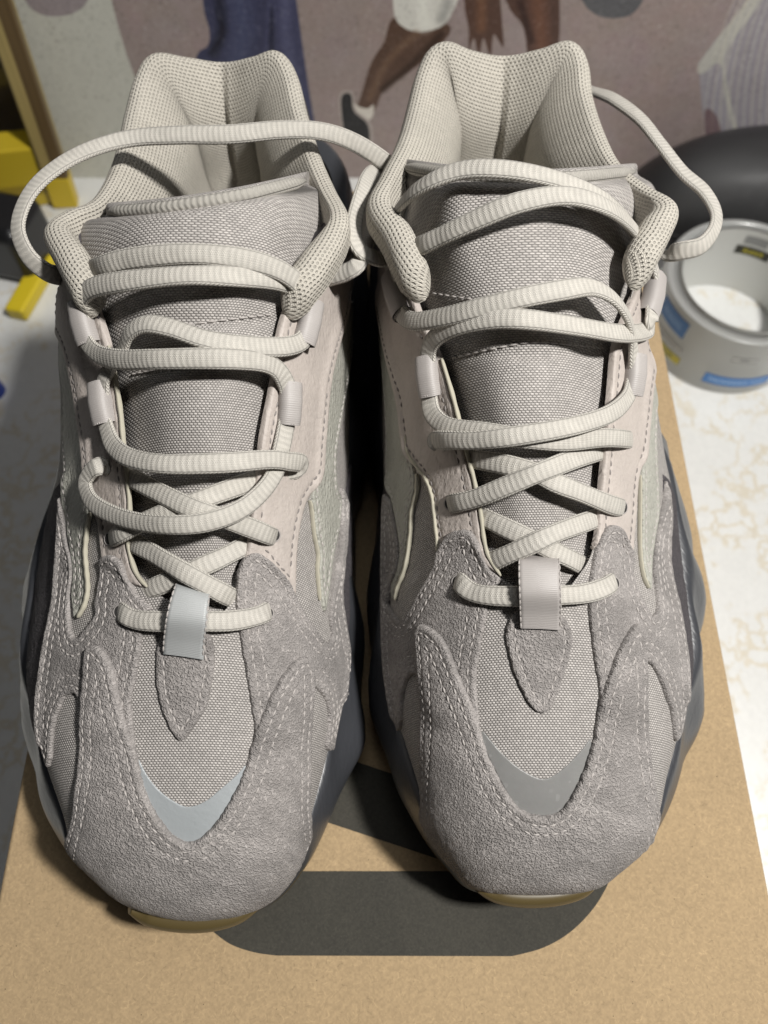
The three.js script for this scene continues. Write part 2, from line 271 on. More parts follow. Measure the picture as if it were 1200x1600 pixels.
// sheet cut out of the surface: edges rounded off over r, lying on whatever has been laid on the surface before
function sheet(surf, D, { t = 0.0012, r = 0.0009, grooves = [], gd = 0.00022, skirt = true, rough = 0, seed = 1, puff = 0, base = null, dome = 0.006, drape = 4 } = {}) {
  const W = surf.W, B = base || surf.drape(drape), levels = [...new Set([r * 0.3, r, ...grooves.flatMap((g) => [g - 0.0007, g, g + 0.0007])])].sort((a, b) => a - b);
  const h = (d) => { let x = t * (d < r ? 0.35 + 0.65 * Math.sqrt(Math.max(0, 1 - Math.pow(1 - d / r, 2))) : 1); for (const g of grooves) x -= gd * Math.exp(-Math.pow((d - g) / 0.0006, 2)); if (puff) x += puff * sstep(0, dome, d); return x; };
  const P = [], N = [], U = [], K = [], idx = [], map = new Map(), edges = []; const nap = (x, y) => 1 + 0.30 * (vnoise(x * 70 + y * 25, y * 95, 1 << 20, seed + 31) - 0.5) + 0.22 * (vnoise(x * 210, y * 330 + x * 90, 1 << 20, seed + 32) - 0.5) + 0.07 * (vnoise(x * 700, y * 800, 1 << 20, seed + 33) - 0.5);
  const vert = (q) => {
    const key = Math.round(q[0] * 4096) * 4194304 + Math.round(q[1] * 4096); let id = map.get(key);
    if (id !== undefined) return id;
    const p = surf.lin(surf.P, 3, q[0], q[1]), n = surf.lin(surf.N, 3, q[0], q[1]); let o = surf.lin(B, 1, q[0], q[1])[0];
    const x = surf.lin(surf.X, 1, q[0], q[1])[0], y = surf.lin(surf.Y, 1, q[0], q[1])[0];
    o += h(q[2]) + (rough ? rough * (vnoise(x * 900, y * 900, 1 << 20, seed) - 0.5 + 1.6 * (vnoise(x * 160, y * 160, 1 << 20, seed + 9) - 0.5)) : 0);
    id = P.length / 3; P.push(p[0] + n[0] * o, p[1] + n[1] * o, p[2] + n[2] * o); U.push(x, y); { const c = nap(x, y); K.push(c, c, c); } N.push(n[0], n[1], n[2]); map.set(key, id); return id;
  };
  const cut = (poly, lv) => { const lo = [], hi = []; for (let i = 0; i < poly.length; i++) { const a = poly[i], b = poly[(i + 1) % poly.length], da = a[2] - lv, db = b[2] - lv; if (da >= 0) hi.push(a); if (da <= 0) lo.push(a); if (da * db < 0) { const s = da / (da - db), m = [a[0] + (b[0] - a[0]) * s, a[1] + (b[1] - a[1]) * s, lv]; hi.push(m); lo.push(m); } } return [lo, hi]; };
  for (let i = 0; i < surf.NU; i++) for (let j = 0; j < surf.NV; j++) {
    const k = i * W + j; if (D[k] < 0 && D[k + 1] < 0 && D[k + W] < 0 && D[k + W + 1] < 0) continue;
    for (const tri of [[[i, j, D[k]], [i, j + 1, D[k + 1]], [i + 1, j, D[k + W]]], [[i + 1, j + 1, D[k + W + 1]], [i + 1, j, D[k + W]], [i, j + 1, D[k + 1]]]]) {
      const mn = Math.min(tri[0][2], tri[1][2], tri[2][2]), mx = Math.max(tri[0][2], tri[1][2], tri[2][2]); if (mx <= 0) continue;
      let first = mn < 0 ? cut(tri, 0)[1] : tri, pieces = [first];
      for (const lv of levels) if (mn < lv && mx > lv) { const nx = []; for (const p of pieces) { const [lo, hi] = cut(p, lv); if (lo.length > 2) nx.push(lo); if (hi.length > 2) nx.push(hi); } pieces = nx; }
      for (const p of pieces) {
        const id = p.map(vert); for (let m = 2; m < id.length; m++) if (id[0] !== id[m - 1] && id[m - 1] !== id[m] && id[0] !== id[m]) idx.push(id[0], id[m - 1], id[m]);
        if (skirt) for (let m = 0; m < p.length; m++) { const a = p[m], b = p[(m + 1) % p.length]; if (Math.abs(a[2]) < 1e-9 && Math.abs(b[2]) < 1e-9) edges.push(id[m], id[(m + 1) % p.length]); }
      }
    }
  }
  const low = new Map(), drop = (a) => { let id = low.get(a); if (id === undefined) { id = P.length / 3; const e = t * 0.35 + 0.0006; P.push(P[3 * a] - N[3 * a] * e, P[3 * a + 1] - N[3 * a + 1] * e, P[3 * a + 2] - N[3 * a + 2] * e); N.push(0, 0, 0); K.push(K[3 * a], K[3 * a], K[3 * a]); U.push(U[2 * a] + e, U[2 * a + 1] + e); low.set(a, id); } return id; };
  for (let m = 0; m < edges.length; m += 2) { const a = edges[m], b = edges[m + 1], c = drop(a), d = drop(b); idx.push(b, a, c, b, c, d); }
  const g = new THREE.BufferGeometry(); g.setAttribute('position', new THREE.Float32BufferAttribute(P, 3)); g.setAttribute('uv', new THREE.Float32BufferAttribute(U, 2)); g.setAttribute('color', new THREE.Float32BufferAttribute(K, 3)); g.setIndex(idx); g.computeVertexNormals();
  const n = W * (surf.NU + 1); for (let k = 0; k < n; k++) if (D[k] > 0) surf.O[k] = B[k] + h(D[k]);
  return g;
}
// ---------------------------------------------------------------- threads: short bowed capsules along a path
class Threads {
  constructor() { this.P = []; this.I = []; }
  stitch(a, b, n, rad, bow) {
    const t = b.clone().sub(a), s = V().crossVectors(t, n).normalize(), R = 5, K = 4, base = this.P.length / 3;
    for (let k = 0; k <= K; k++) {
      const f = k / K, w = rad * (0.35 + 0.65 * Math.sin(Math.PI * clamp(f, 0.06, 0.94))), c = a.clone().addScaledVector(t, f).addScaledVector(n, bow * Math.sin(Math.PI * f) - rad * 0.15);
      for (let r = 0; r < R; r++) { const an = 2 * Math.PI * r / R; const q = c.clone().addScaledVector(s, w * Math.cos(an)).addScaledVector(n, w * Math.sin(an)); this.P.push(q.x, q.y, q.z); }
    }
    for (let k = 0; k < K; k++) for (let r = 0; r < R; r++) { const p = base + k * R + r, q = base + k * R + (r + 1) % R; this.I.push(p, q, p + R, q, q + R, p + R); }
  }
  geo() { const g = new THREE.BufferGeometry(); g.setAttribute('position', new THREE.Float32BufferAttribute(this.P, 3)); g.setIndex(this.I); g.computeVertexNormals(); return g; }
}
function resample(pts, step) { const out = [pts[0].clone()]; let acc = 0; for (let i = 1; i < pts.length; i++) { const a = pts[i - 1], b = pts[i]; let l = a.distanceTo(b), pos = 0; while (acc + (l - pos) >= step) { pos += step - acc; out.push(a.clone().lerp(b, pos / l)); acc = 0; } acc += l - pos; } return out; }
function gridStep(surf, gi, gj, vec) { const e = 0.6, a = surf.pos(gi + e, gj).sub(surf.pos(gi - e, gj)).divideScalar(2 * e), b = surf.pos(gi, gj + e).sub(surf.pos(gi, gj - e)).divideScalar(2 * e); const aa = a.dot(a), bb = b.dot(b), ab = a.dot(b), va = vec.dot(a), vb = vec.dot(b), D = aa * bb - ab * ab; return D < 1e-14 ? [0, 0] : [(va * bb - vb * ab) / D, (vb * aa - va * ab) / D]; }
function stitchInside(surf, poly, offsets, out, { len = 0.0016, gap = 0.0009, rad = 0.00031, bow = 0.00005, seed = 3, keep = null } = {}) {
  const R = rng(seed);
  for (const off of offsets) {
    let run = []; const runs = [run];
    for (let i = 0, n = poly.length; i < n; i++) {
      const p = poly[i], a = poly[(i + n - 1) % n], b = poly[(i + 1) % n];
      if (!p.real || !a.real || !b.real) { if (run.length) runs.push(run = []); continue; }
      const N = surf.normal(p.gi, p.gj), T = b.P.clone().sub(a.P).normalize(), side = V().crossVectors(N, T); let ok = null;
      for (const s of [1, -1]) { const v = side.clone().multiplyScalar(s * off), [di, dj] = gridStep(surf, p.gi, p.gj, v), gi = p.gi + di, gj = p.gj + dj; if (!inside(poly, gi, gj)) continue; const P = surf.pos(gi, gj); if (distTo(poly, P) > off * 0.86 && gj > surf.NV * 0.02 && gj < surf.NV * 0.98) ok = { gi, gj, P }; }
      if (ok && keep && !keep(...proj(ok.P))) ok = null;
      if (ok) { if (run.length && ok.P.distanceTo(run[run.length - 1].P) > 0.008) runs.push(run = []); run.push(ok); } else if (run.length) runs.push(run = []);
    }
    for (const r of runs) {
      if (r.length < 3) continue;
      const pts = r.map((q) => surf.pos(q.gi, q.gj, surf.lin(surf.O, 1, q.gi, q.gj)[0])), path = resample(pts, 0.0003), nrm = (f) => { const q = r[Math.min(r.length - 1, Math.round(f * (r.length - 1)))]; return surf.normal(q.gi, q.gj); };
      const L = Math.round(len / 0.0003), G = Math.round(gap / 0.0003);
      for (let s = 0; s + L < path.length; s += L + G) { if (R() < 0.03) continue; const n = nrm((s + L / 2) / path.length), j = (R() - 0.5) * 0.0004, a = path[s].clone(), b = path[s + L].clone(), side = V().crossVectors(n, b.clone().sub(a)).normalize(); out.stitch(a.addScaledVector(side, j), b.addScaledVector(side, -j), n, rad * (0.9 + 0.25 * R()), bow); }
    }
  }
}
function stitchLine(surf, px, off, out, { len = 0.0021, gap = 0.0006, rad = 0.00032, bow = 0.0002 } = {}) {
  const q = catmull(px, 8).map((p) => surf.over(p[0], p[1], off)), path = resample(q.map((o) => o.p), 0.0003), L = Math.round(len / 0.0003), G = Math.round(gap / 0.0003);
  for (let s = 0; s + L < path.length; s += L + G) out.stitch(path[s], path[s + L], q[Math.min(q.length - 1, Math.floor(s / path.length * q.length))].n, rad, bow);
}
// ---------------------------------------------------------------- swept flat cord
function sweep(pts, normals, { w = 0.0068, t = 0.0026, R = 20, ew = 0.75, et = 0.85, scale = null, close = true, roll = null } = {}) {
  const n = pts.length, P = [], U = [], I = []; let along = 0;
  for (let i = 0; i < n; i++) {
    const a = pts[Math.max(0, i - 1)], b = pts[Math.min(n - 1, i + 1)], T = b.clone().sub(a).normalize(); if (i) along += pts[i].distanceTo(pts[i - 1]);
    let S = V().crossVectors(T, normals[i]).normalize(), N = V().crossVectors(S, T).normalize();
    if (roll) { const q = roll(i / (n - 1)); const S2 = S.clone().multiplyScalar(Math.cos(q)).addScaledVector(N, Math.sin(q)); N = N.clone().multiplyScalar(Math.cos(q)).addScaledVector(S, -Math.sin(q)); S = S2; }
    const k = scale ? scale(i / (n - 1)) : 1;
    for (let r = 0; r <= R; r++) {
      const an = 2 * Math.PI * r / R, c = Math.cos(an), s = Math.sin(an), x = w / 2 * k * Math.sign(c) * Math.pow(Math.abs(c), ew), y = t / 2 * k * Math.sign(s) * Math.pow(Math.abs(s), et);
      const p = pts[i].clone().addScaledVector(S, x).addScaledVector(N, y); P.push(p.x, p.y, p.z); U.push(r / R, along);
    }
  }
  for (let i = 0; i < n - 1; i++) for (let r = 0; r < R; r++) { const p = i * (R + 1) + r; I.push(p, p + R + 1, p + 1, p + 1, p + R + 1, p + R + 2); }
  if (close) for (const i of [0, n - 1]) { const c = P.length / 3; P.push(pts[i].x, pts[i].y, pts[i].z); U.push(0.25, i ? along : 0); for (let r = 0; r < R; r++) { const p = i * (R + 1) + r; if (i) I.push(p, c, p + 1); else I.push(p, p + 1, c); } }
  const g = new THREE.BufferGeometry(); g.setAttribute('position', new THREE.Float32BufferAttribute(P, 3)); g.setAttribute('uv', new THREE.Float32BufferAttribute(U, 2)); g.setIndex(I); g.computeVertexNormals(); return weld(g, n, R);
}
function weld(g, n, R) { const N = g.attributes.normal; for (let i = 0; i < n; i++) { const a = i * (R + 1), b = a + R, x = N.getX(a) + N.getX(b), y = N.getY(a) + N.getY(b), z = N.getZ(a) + N.getZ(b), l = Math.hypot(x, y, z) || 1; N.setXYZ(a, x / l, y / l, z / l); N.setXYZ(b, x / l, y / l, z / l); } return g; }
function gridGeo(rows, uv) {   // rows of Vector3 -> sheet with uv in metres
  const n = rows.length, m = rows[0].length, P = [], U = [], I = [];
  const along = new Array(m).fill(0);
  for (let i = 0; i < n; i++) { let across = 0; for (let j = 0; j < m; j++) { const p = rows[i][j]; if (i) along[j] += p.distanceTo(rows[i - 1][j]); if (j) across += p.distanceTo(rows[i][j - 1]); P.push(p.x, p.y, p.z); if (uv) U.push(...uv(i, j, across, along[j])); else U.push(across, along[m >> 1]); } }
  for (let i = 0; i < n - 1; i++) for (let j = 0; j < m - 1; j++) { const p = i * m + j; I.push(p, p + 1, p + m, p + 1, p + m + 1, p + m); }
  const g = new THREE.BufferGeometry(); g.setAttribute('position', new THREE.Float32BufferAttribute(P, 3)); g.setAttribute('uv', new THREE.Float32BufferAttribute(U, 2)); g.setIndex(I); g.computeVertexNormals(); return g;
}

// ---------------------------------------------------------------- sneaker builder
function buildSneaker(cfg) {
  const root = thing('sneaker', cfg.label, 'sneaker');
  const S_MAX = 0.205, sq = Math.sqrt;
  const yb = table1([[0, 0.028], [0.02, 0.029], [0.06, 0.030], [0.10, 0.033], [0.15, 0.041], [0.2, 0.047], [0.29, 0.052]]);
  const ground = table1([[0, 0.012], [0.012, 0.0075], [0.03, 0.003], [0.055, 0.0008], [0.25, 0.0008], [0.29, 0.006]]);
  const crown = table1(cfg.crown, sq), pwL = table1(cfg.powerL), pwR = table1(cfg.powerR);
  const side = (px, rear) => { const o = [[0, cfg.xt]]; for (const [x, y, hh] of px) { let h = 0.03, p; for (let k = 0; k < 5; k++) { p = atH(x, y, hh ?? h); h = yb(Math.max(0, cfg.z0 - p.z)); } o.push([Math.max(0.0003, cfg.z0 - p.z), p.x]); } for (const r of rear) o.push(r); o.sort((a, b) => a[0] - b[0]); return table1(o, sq); };
  const xl = side(cfg.featherL, cfg.rearL), xr = side(cfg.featherR, cfg.rearR);
  const xol = side(cfg.outerL.map((p) => [p[0], p[1], 0.017]), cfg.rearL.map(([s, x]) => [s, x - 0.006])), xor = side(cfg.outerR.map((p) => [p[0], p[1], 0.017]), cfg.rearR.map(([s, x]) => [s, x + 0.006]));
  const cpts = cfg.center.map(([x, y]) => { let h = 0.06, p; for (let k = 0; k < 8; k++) { p = atH(x, y, h); h = crown(Math.max(0, cfg.z0 - p.z)); } return [Math.max(0.001, cfg.z0 - p.z), p.x]; });
  const xc = table1([[0, cfg.xt], ...cpts], sq);
  // reference surface of the upper
  const NU = 300, NV = 220, P = new Float32Array((NU + 1) * (NV + 1) * 3);
  for (let i = 0; i <= NU; i++) {
    const s = Math.max(1e-7, S_MAX * (i / NU) ** 2), a = xl(s), b = xr(s), c = xc(s), H = crown(s) - yb(s) + 0.004, y0 = yb(s) - 0.004, qL = 2 / pwL(s), qR = 2 / pwR(s), pts = [], K = 300;
    for (let k = 0; k <= K; k++) { const f = Math.PI * k / K, cx = Math.cos(f), sy = Math.sin(f), q = cx > 0 ? qL : qR, m = Math.pow(Math.abs(cx), q); pts.push([c + (cx > 0 ? (a - c) : (b - c)) * m, y0 + H * Math.pow(Math.max(sy, 0), q)]); }
    const L = [0]; for (let k = 1; k <= K; k++) L.push(L[k - 1] + Math.hypot(pts[k][0] - pts[k - 1][0], pts[k][1] - pts[k - 1][1]));
    let k = 0; for (let j = 0; j <= NV; j++) { const t = L[K] * j / NV; while (k < K - 1 && L[k + 1] < t) k++; const u = (t - L[k]) / Math.max(1e-12, L[k + 1] - L[k]); P.set([lerp(pts[k][0], pts[k + 1][0], u), lerp(pts[k][1], pts[k + 1][1], u), cfg.z0 - s], (i * (NV + 1) + j) * 3); }
  }
  const sf = new Surf(NU, NV, P);
  const raw = (f, g) => ({ gi: f * NU, gj: g * NV, P: sf.pos(f * NU, g * NV) });

  // vamp cloth, cut out at the throat
  const tl = outline(sf, [...cfg.throatL, ...cfg.throatR]).slice(0, -6);
  const throat = [...tl, raw(1.02, 0.92), raw(1.02, 0.08)];
  const vamp = part('vamp_cloth', sheet(sf, sdf(sf, [null, throat]), { t: 0.0002, skirt: false, base: new Float32Array((NU + 1) * (NV + 1)) }), M.weave, root, 'grey woven cloth showing between the suede overlays');
  sf.O.fill(0);
  const panel = (name, pts, material, opt, stitches, thread, label) => {
    const poly = outline(sf, pts), D = sdf(sf, [poly]);
    if (opt.fray) for (let k = 0; k < D.length; k++) if (Math.abs(D[k]) < 0.003) D[k] += opt.fray * (vnoise(sf.X[k] * 1100, sf.Y[k] * 1100, 1 << 20, 7) - 0.5) + opt.fray * 0.8 * (vnoise(sf.X[k] * 420, sf.Y[k] * 420, 1 << 20, 17) - 0.5);
    const m = part(name, sheet(sf, D, { grooves: stitches || [], ...opt }), material, root, label);
    if (stitches) { const th = new Threads(); stitchInside(sf, poly, stitches, th, { seed: name.length + 5, keep: opt.keep }); stuff(part('stitching', th.geo(), thread || M.thread, m)); }
    return m;
  };
  const suede = { t: 0.0015, r: 0.0009, fray: 0.00035, rough: 0.00012 };
  for (const k of ['L', 'R']) {
    const p = cfg.panels;
    panel('rand_strip', p['dark' + k], M.darkSuede, { t: 0.0010, fray: 0.0004, rough: 0.0003 }, null, null, 'dark plum grey suede strip along the sole');
    panel('side_overlay', p['sage' + k], M.sage, { t: 0.0011, r: 0.0008 }, [0.0019], M.thread, 'sage grey smooth leather side overlay');
    panel('eyestay', p['eye' + k], M.eyestay, { t: 0.0013, r: 0.0009 }, [0.0026], M.threadDark, 'pale beige smooth leather eyestay');
    panel('quarter_overlay', p['mid' + k], M.suede, suede, [0.0021, 0.0047], M.thread, 'grey suede overlay round the lowest eyelet');
  }
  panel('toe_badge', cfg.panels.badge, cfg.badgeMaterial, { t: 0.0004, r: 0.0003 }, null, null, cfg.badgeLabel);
  panel('toe_cap', cfg.panels.toe, M.suede, { ...suede, t: 0.0018, r: 0.0011, drape: 60 }, [0.0022, 0.0049], M.thread, 'grey suede toe cap with two horns and double stitching');
  panel('tongue_patch', cfg.panels.drop, M.suede, { ...suede, t: 0.0014 }, [0.0022], M.thread, 'teardrop of grey suede under the tab');

  // tongue
  const cols = [[-1.04, -0.008], [-1, 0], [-0.62, 0], [-0.25, 0], [0.25, 0], [0.62, 0], [1, 0], [1.04, -0.008]];
  const ctrl = cfg.tongue.map(([x0, y0, x1, y1, oe, oc, sag = 0]) => cols.map(([a, extra]) => { const u = (a + 1) / 2; return sf.over(lerp(x0, x1, u), lerp(y0, y1, u) + sag * (1 - a * a), lerp(oc, oe, a * a) / 1000 + extra).p; }));
  const top = ctrl[ctrl.length - 1];
  for (const [dy, dz] of [[0.0006, -0.0030], [-0.0012, -0.0062], [-0.007, -0.0088], [-0.02, -0.0085], [-0.045, -0.003]]) ctrl.push(top.map((p) => V(p.x, p.y + dy, p.z + dz)));
  const denseRows = catmull(ctrl.map((r) => r.flatMap((p) => [p.x, p.y, p.z])), 14).map((r) => { const c = []; for (let i = 0; i < r.length; i += 3) c.push([r[i], r[i + 1], r[i + 2]]); return catmull(c, 12).map((q) => V(...q)); });
  for (const [bx, by, rx, ry, amp] of cfg.creases || []) for (const row of denseRows) for (const p of row) { const [x, y] = proj(p), e = Math.exp(-(((x - bx) / rx) ** 2) - ((y - by) / ry) ** 2); p.y += amp * e; }
  const tongue = part('tongue', gridGeo(denseRows, (i, j, across, along) => [(j / (denseRows[0].length - 1) - 0.5) * 0.062, along]), M.weave, root, 'padded grey woven tongue');
  const tsf = (() => { const n = denseRows.length - 1, m = denseRows[0].length - 1, Q = new Float32Array((n + 1) * (m + 1) * 3); denseRows.forEach((r, i) => r.forEach((p, j) => Q.set([p.x, p.y, p.z], (i * (m + 1) + j) * 3))); return new Surf(n, m, Q); })();
  { const th = new Threads(); for (const l of cfg.tongueSeams) stitchLine(tsf, l, 0.0003, th); stuff(part('seam', th.geo(), M.thread, tongue)); }
  { const row = denseRows[(cfg.tongue.length - 1) * 14], q = row.slice(11, row.length - 11).map((p) => p.clone().add(V(0, -0.0002, -0.0016))), nn = q.map(() => V(0, 0.8, 0.6)); part('tongue_binding', sweep(q, nn, { w: 0.0036, t: 0.0034, R: 14, ew: 1, et: 1, scale: (f) => 0.3 + 0.7 * Math.min(1, 12 * Math.min(f, 1 - f)) }), M.binding, tongue, 'cream overlocked edging'); }

  // collar: padded rim, lining down into the shoe, heel counter outside
  const rim = catmull(cfg.rim.map(([x, y, h, ro, dp]) => { const p = atH(x, y, h); return [p.x, p.y, p.z, ro / 1000, dp / 1000]; }), 9), nR = rim.length, cen = V(); rim.forEach((r) => cen.add(V(r[0], 0, r[2]).divideScalar(nR))); cen.z += 0.0;
  let half = 0, best = -1; rim.forEach((r, i) => { const d = Math.abs(i / (nR - 1) - cfg.creaseAt); if (best < 0 || d < best) { best = d; half = i; } });
  const inner = [], outer = [], floor = [];
  for (let i = 0; i < nR; i++) {
    const a = rim[Math.max(0, i - 9)], b = rim[Math.min(nR - 1, i + 9)], T = V(b[0] - a[0], 0, b[2] - a[2]).normalize(), r = rim[i], Pc = V(r[0], r[1], r[2]);
    let n = V(-T.z, 0, T.x); n = i < nR * 0.5 ? V(-T.z, 0, T.x) : n; if (n.dot(V(0, 0, 1)) < 0 && Math.abs(i / nR - 0.5) < 0.1) n.negate();
    const w = r[3], dp = r[4], deep = sstep(0.006, 0.045, dp), endF = Math.min(1, Math.sqrt(Math.max(0.0001, Math.min(i, nR - 1 - i) / 7)));
    const arc = (i - half) * 0.0011, crease = Math.exp(-((arc / 0.0030) ** 2)), pads = 1 - 0.75 * crease;
    const row = [], W = w * endF;
    const roll = lerp(W, 0.0034, deep), Po = Pc.clone().addScaledVector(n, -(W - roll)), fall = (f) => deep * lerp(0.2, 1, sstep(-0.168, -0.205, r[2])) * (0.0125 * (1 - Math.pow(1 - Math.min(1, f / 0.42), 2.2)) + 0.004 * Math.max(0, f - 0.6) / 0.4);
    for (const k of [0.5, 0.2, 0.05]) row.push(Po.clone().addScaledVector(n, -roll).add(V(0, -Math.min(0.008, dp) * k * endF, 0)));
    for (let k = 0; k <= 12; k++) { const an = Math.PI * (1 - k / 12 * lerp(1, 0.66, deep)); row.push(Po.clone().addScaledVector(n, roll * Math.cos(an)).add(V(0, roll * Math.sin(an), 0))); }
    const last = row[row.length - 1].clone(), tail = Pc.y - last.y;
    for (let k = 1; k <= 26; k++) { const f = Math.pow(k / 26, 1.25); row.push(last.clone().addScaledVector(n, fall(f) + (1 - deep) * -W * 0.45 * f).add(V(0, -dp * f * endF, 0))); }
    inner.push(row); floor.push(row[row.length - 1]);
    const od = Math.max(0.003, (r[1] - 0.043) * sstep(-0.160, -0.185, r[2])); const orow = [];
    for (let k = 0; k <= 10; k++) { const f = k / 10; orow.push(Pc.clone().addScaledVector(n, -W * lerp(-0.2, 0.9 + 0.15 * sstep(0, 0.15, f), sstep(-0.168, -0.19, r[2])) - lerp(-0.006, 0.007, sstep(-0.165, -0.205, r[2])) * deep * Math.pow(f, 0.8)).add(V(0, W * lerp(-0.3, -0.05, sstep(-0.168, -0.19, r[2])) - od * f, 0))); }
    outer.push(orow);
  }
  for (let j = 14; j < inner[0].length; j++) { const it = Math.round(lerp(6, 60, sstep(14, 30, j))); for (let t = 0; t < it; t++) { let prev = inner[0][j].clone(); for (let i = 1; i < nR - 1; i++) { const cur = inner[i][j].clone(); inner[i][j].multiplyScalar(0.5).addScaledVector(prev, 0.25).addScaledVector(inner[i + 1][j], 0.25); prev = cur; } } }
  for (let i = 1; i < nR - 1; i++) for (let j = 8; j < inner[0].length; j++) { const d = inner[i][j].distanceTo(inner[half][j]), e = Math.exp(-((d / 0.0030) ** 2)) + 1.1 * Math.exp(-((d / 0.009) ** 2)), f = sstep(8, 20, j) * (1 - 0.6 * sstep(30, 40, j)); inner[i][j].z -= 0.0019 * e * f; }
  const rimArc = [0]; for (let i = 1; i < nR; i++) rimArc.push(rimArc[i - 1] + Math.hypot(rim[i][0] - rim[i - 1][0], rim[i][1] - rim[i - 1][1], rim[i][2] - rim[i - 1][2]));
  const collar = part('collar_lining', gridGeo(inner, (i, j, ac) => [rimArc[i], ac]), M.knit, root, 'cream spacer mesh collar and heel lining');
  part('heel_counter', gridGeo(outer, (i, j, ac, al) => [ac, al]), M.darkSuede, root, 'dark suede heel counter outside the collar');
  { const m = floor.filter((_, i) => i > nR * 0.12 && i < nR * 0.88), c = V(); m.forEach((p) => c.add(p)); c.divideScalar(m.length); const pos = [], uv = [], id = []; const ring = [...m.map((p) => V(p.x, 0.046, p.z))]; pos.push(c.x, 0.0455, c.z); uv.push(0, 0); ring.forEach((p) => { pos.push(c.x + (p.x - c.x) * 1.1, p.y, c.z + (p.z - c.z) * 1.1); uv.push(p.x - c.x, p.z - c.z); }); for (let i = 1; i < ring.length; i++) id.push(0, i, i + 1); id.push(0, ring.length, 1); const g = new THREE.BufferGeometry(); g.setAttribute('position', new THREE.Float32BufferAttribute(pos, 3)); g.setAttribute('uv', new THREE.Float32BufferAttribute(uv, 2)); g.setIndex(id); g.computeVertexNormals(); part('insole', g, M.insole, root); }

  // sole: sculpted midsole on a gum outsole, gum bumper round the toe
  const heelS = cfg.length, stations = []; for (let k = 0; k <= 110; k++) stations.push(Math.max(0.00002, (heelS - 0.04) * (k / 110) ** 1.8));
  const path = []; for (const s of stations.slice().reverse()) path.push({ s, k: -1 }); for (const s of stations) path.push({ s, k: 1 });
  const heelC = [(xl(heelS - 0.04) + xr(heelS - 0.04)) / 2, cfg.z0 - heelS + 0.04]; const hw = (xr(heelS - 0.04) - xl(heelS - 0.04)) / 2; for (let k = 1; k < 30; k++) path.push({ s: heelS - 0.04, heel: Math.PI * k / 30 });
  path.push({ ...path[0], wrap: true });
  const ringAt = (q, w, out) => {
    if (q.heel !== undefined) { const e = out * w; return [heelC[0] + (hw + e) * Math.cos(q.heel), heelC[1] - (0.04 + e) * Math.sin(q.heel)]; }
    const f = Math.exp(-q.s / 0.012), xin = q.k < 0 ? xl(q.s) : xr(q.s), xo = q.k < 0 ? xol(q.s) : xor(q.s), d = (q.k < 0 ? xin - xo : xo - xin);
    const e = Math.max(d, 0.0015) * (1 - f) + 0.0015 * f; return [xin + q.k * e * w, cfg.z0 - q.s + w * 0.0022 * f];
  };
  const prof = [[-0.9, 1.06], [-0.15, 1.09], [0.12, 1.07], [0.28, 0.98], [0.45, 0.86], [0.66, 0.74], [0.86, 0.60], [0.98, 0.47], [1.0, 0.36], [0.93, 0.25], [0.80, 0.16], [0.72, 0.08], [0.7, 0.0]];
  const sole = prof.map(([w, v], k) => path.map((q) => {
    const bell = Math.sin(Math.PI * k / (prof.length - 1)), ph = q.heel !== undefined ? 0 : q.s * 1000 * (q.k < 0 ? 1 : 1.07);
    const wave = 0.19 * bell * Math.sin(ph / 5.6 + k * 0.62) * Math.exp(-(((ph - 72) / 55) ** 2)) + 0.10 * bell * Math.sin(ph / 11 + 1.3 - k * 0.4);
    const [x, z] = ringAt(q, w + wave, 0.006), g = ground(q.s); return V(x, lerp(g + 0.004, yb(q.s) + 0.0005, v), z);
  }));
  part('midsole', gridGeo(sole, (i, j, ac, al) => [ac, al]), M.midsole, root, 'smoky blue grey sculpted rubber midsole');
  const osole = [[0.72, 0.0065], [0.8, 0.0045], [0.78, 0.001], [0.62, 0], [-6, 0]].map(([w, y]) => path.map((q) => { const g = ground(q.s); let [x, z] = ringAt(q, w < -1 ? 0 : w, 0.006); if (w < -1) { const c = V(xc(q.s), 0, cfg.z0 - q.s); x = lerp(x, q.heel !== undefined ? heelC[0] : c.x, 0.97); if (q.heel !== undefined) z = lerp(z, heelC[1], 0.97); if (q.heel === undefined && q.s < 0.002) z -= 0.002; } return V(x, Math.max(0.0004, g + y - (w < -1 ? 0 : 0)), z); }));
  part('outsole', gridGeo(osole), M.gum, root, 'gum rubber outsole');
  { const q = catmull(cfg.bumper.map(([x, y, h, k]) => { const p = atH(x, y, h); return [p.x, p.y, p.z, k]; }), 10), pts = q.map((p) => V(p[0], p[1], p[2])); part('toe_bumper', sweep(pts, pts.map(() => V(0, 1, 0.35)), { w: 0.0085, t: 0.0150, R: 18, ew: 0.9, et: 0.9, scale: (f) => { const i = f * (q.length - 1), a = q[Math.floor(i)][3], b = q[Math.ceil(i)][3]; return lerp(a, b, i % 1); } }), M.gum, root, 'gum rubber lip wrapping up round the toe'); }

  // lace, loops and tab
  const lace = new THREE.Group(); lace.name = 'shoelace'; lace.userData.label = 'flat cream grey woven lace'; root.add(lace);
  for (const run of cfg.laces) {
    const pts = [], nn = [];
    for (const c0 of run.p) { const c = c0.slice(); if ((c0 === run.p[0] || c0 === run.p[run.p.length - 1]) && c[2] < 0) c[2] = -7; let p, n; if (c[3] === 'h') { p = atH(c[0], c[1], c[2] / 1000); n = V(0, 0.86, 0.5); } else { const o = sf.over(c[0], c[1], (c[2] > 3 ? 3 + (c[2] - 3) * 0.62 : c[2]) / 1000); p = o.p; n = o.n.clone().lerp(V(0, 0.9, 0.44), 0.35); } if (c[4]) n.applyAxisAngle(V(0, 0, 1), c[4]); pts.push([p.x, p.y, p.z]); nn.push([n.x, n.y, n.z]); }
    const q = catmull(pts, 12).map((a) => V(...a)), m = catmull(nn, 12).map((a) => V(...a).normalize());
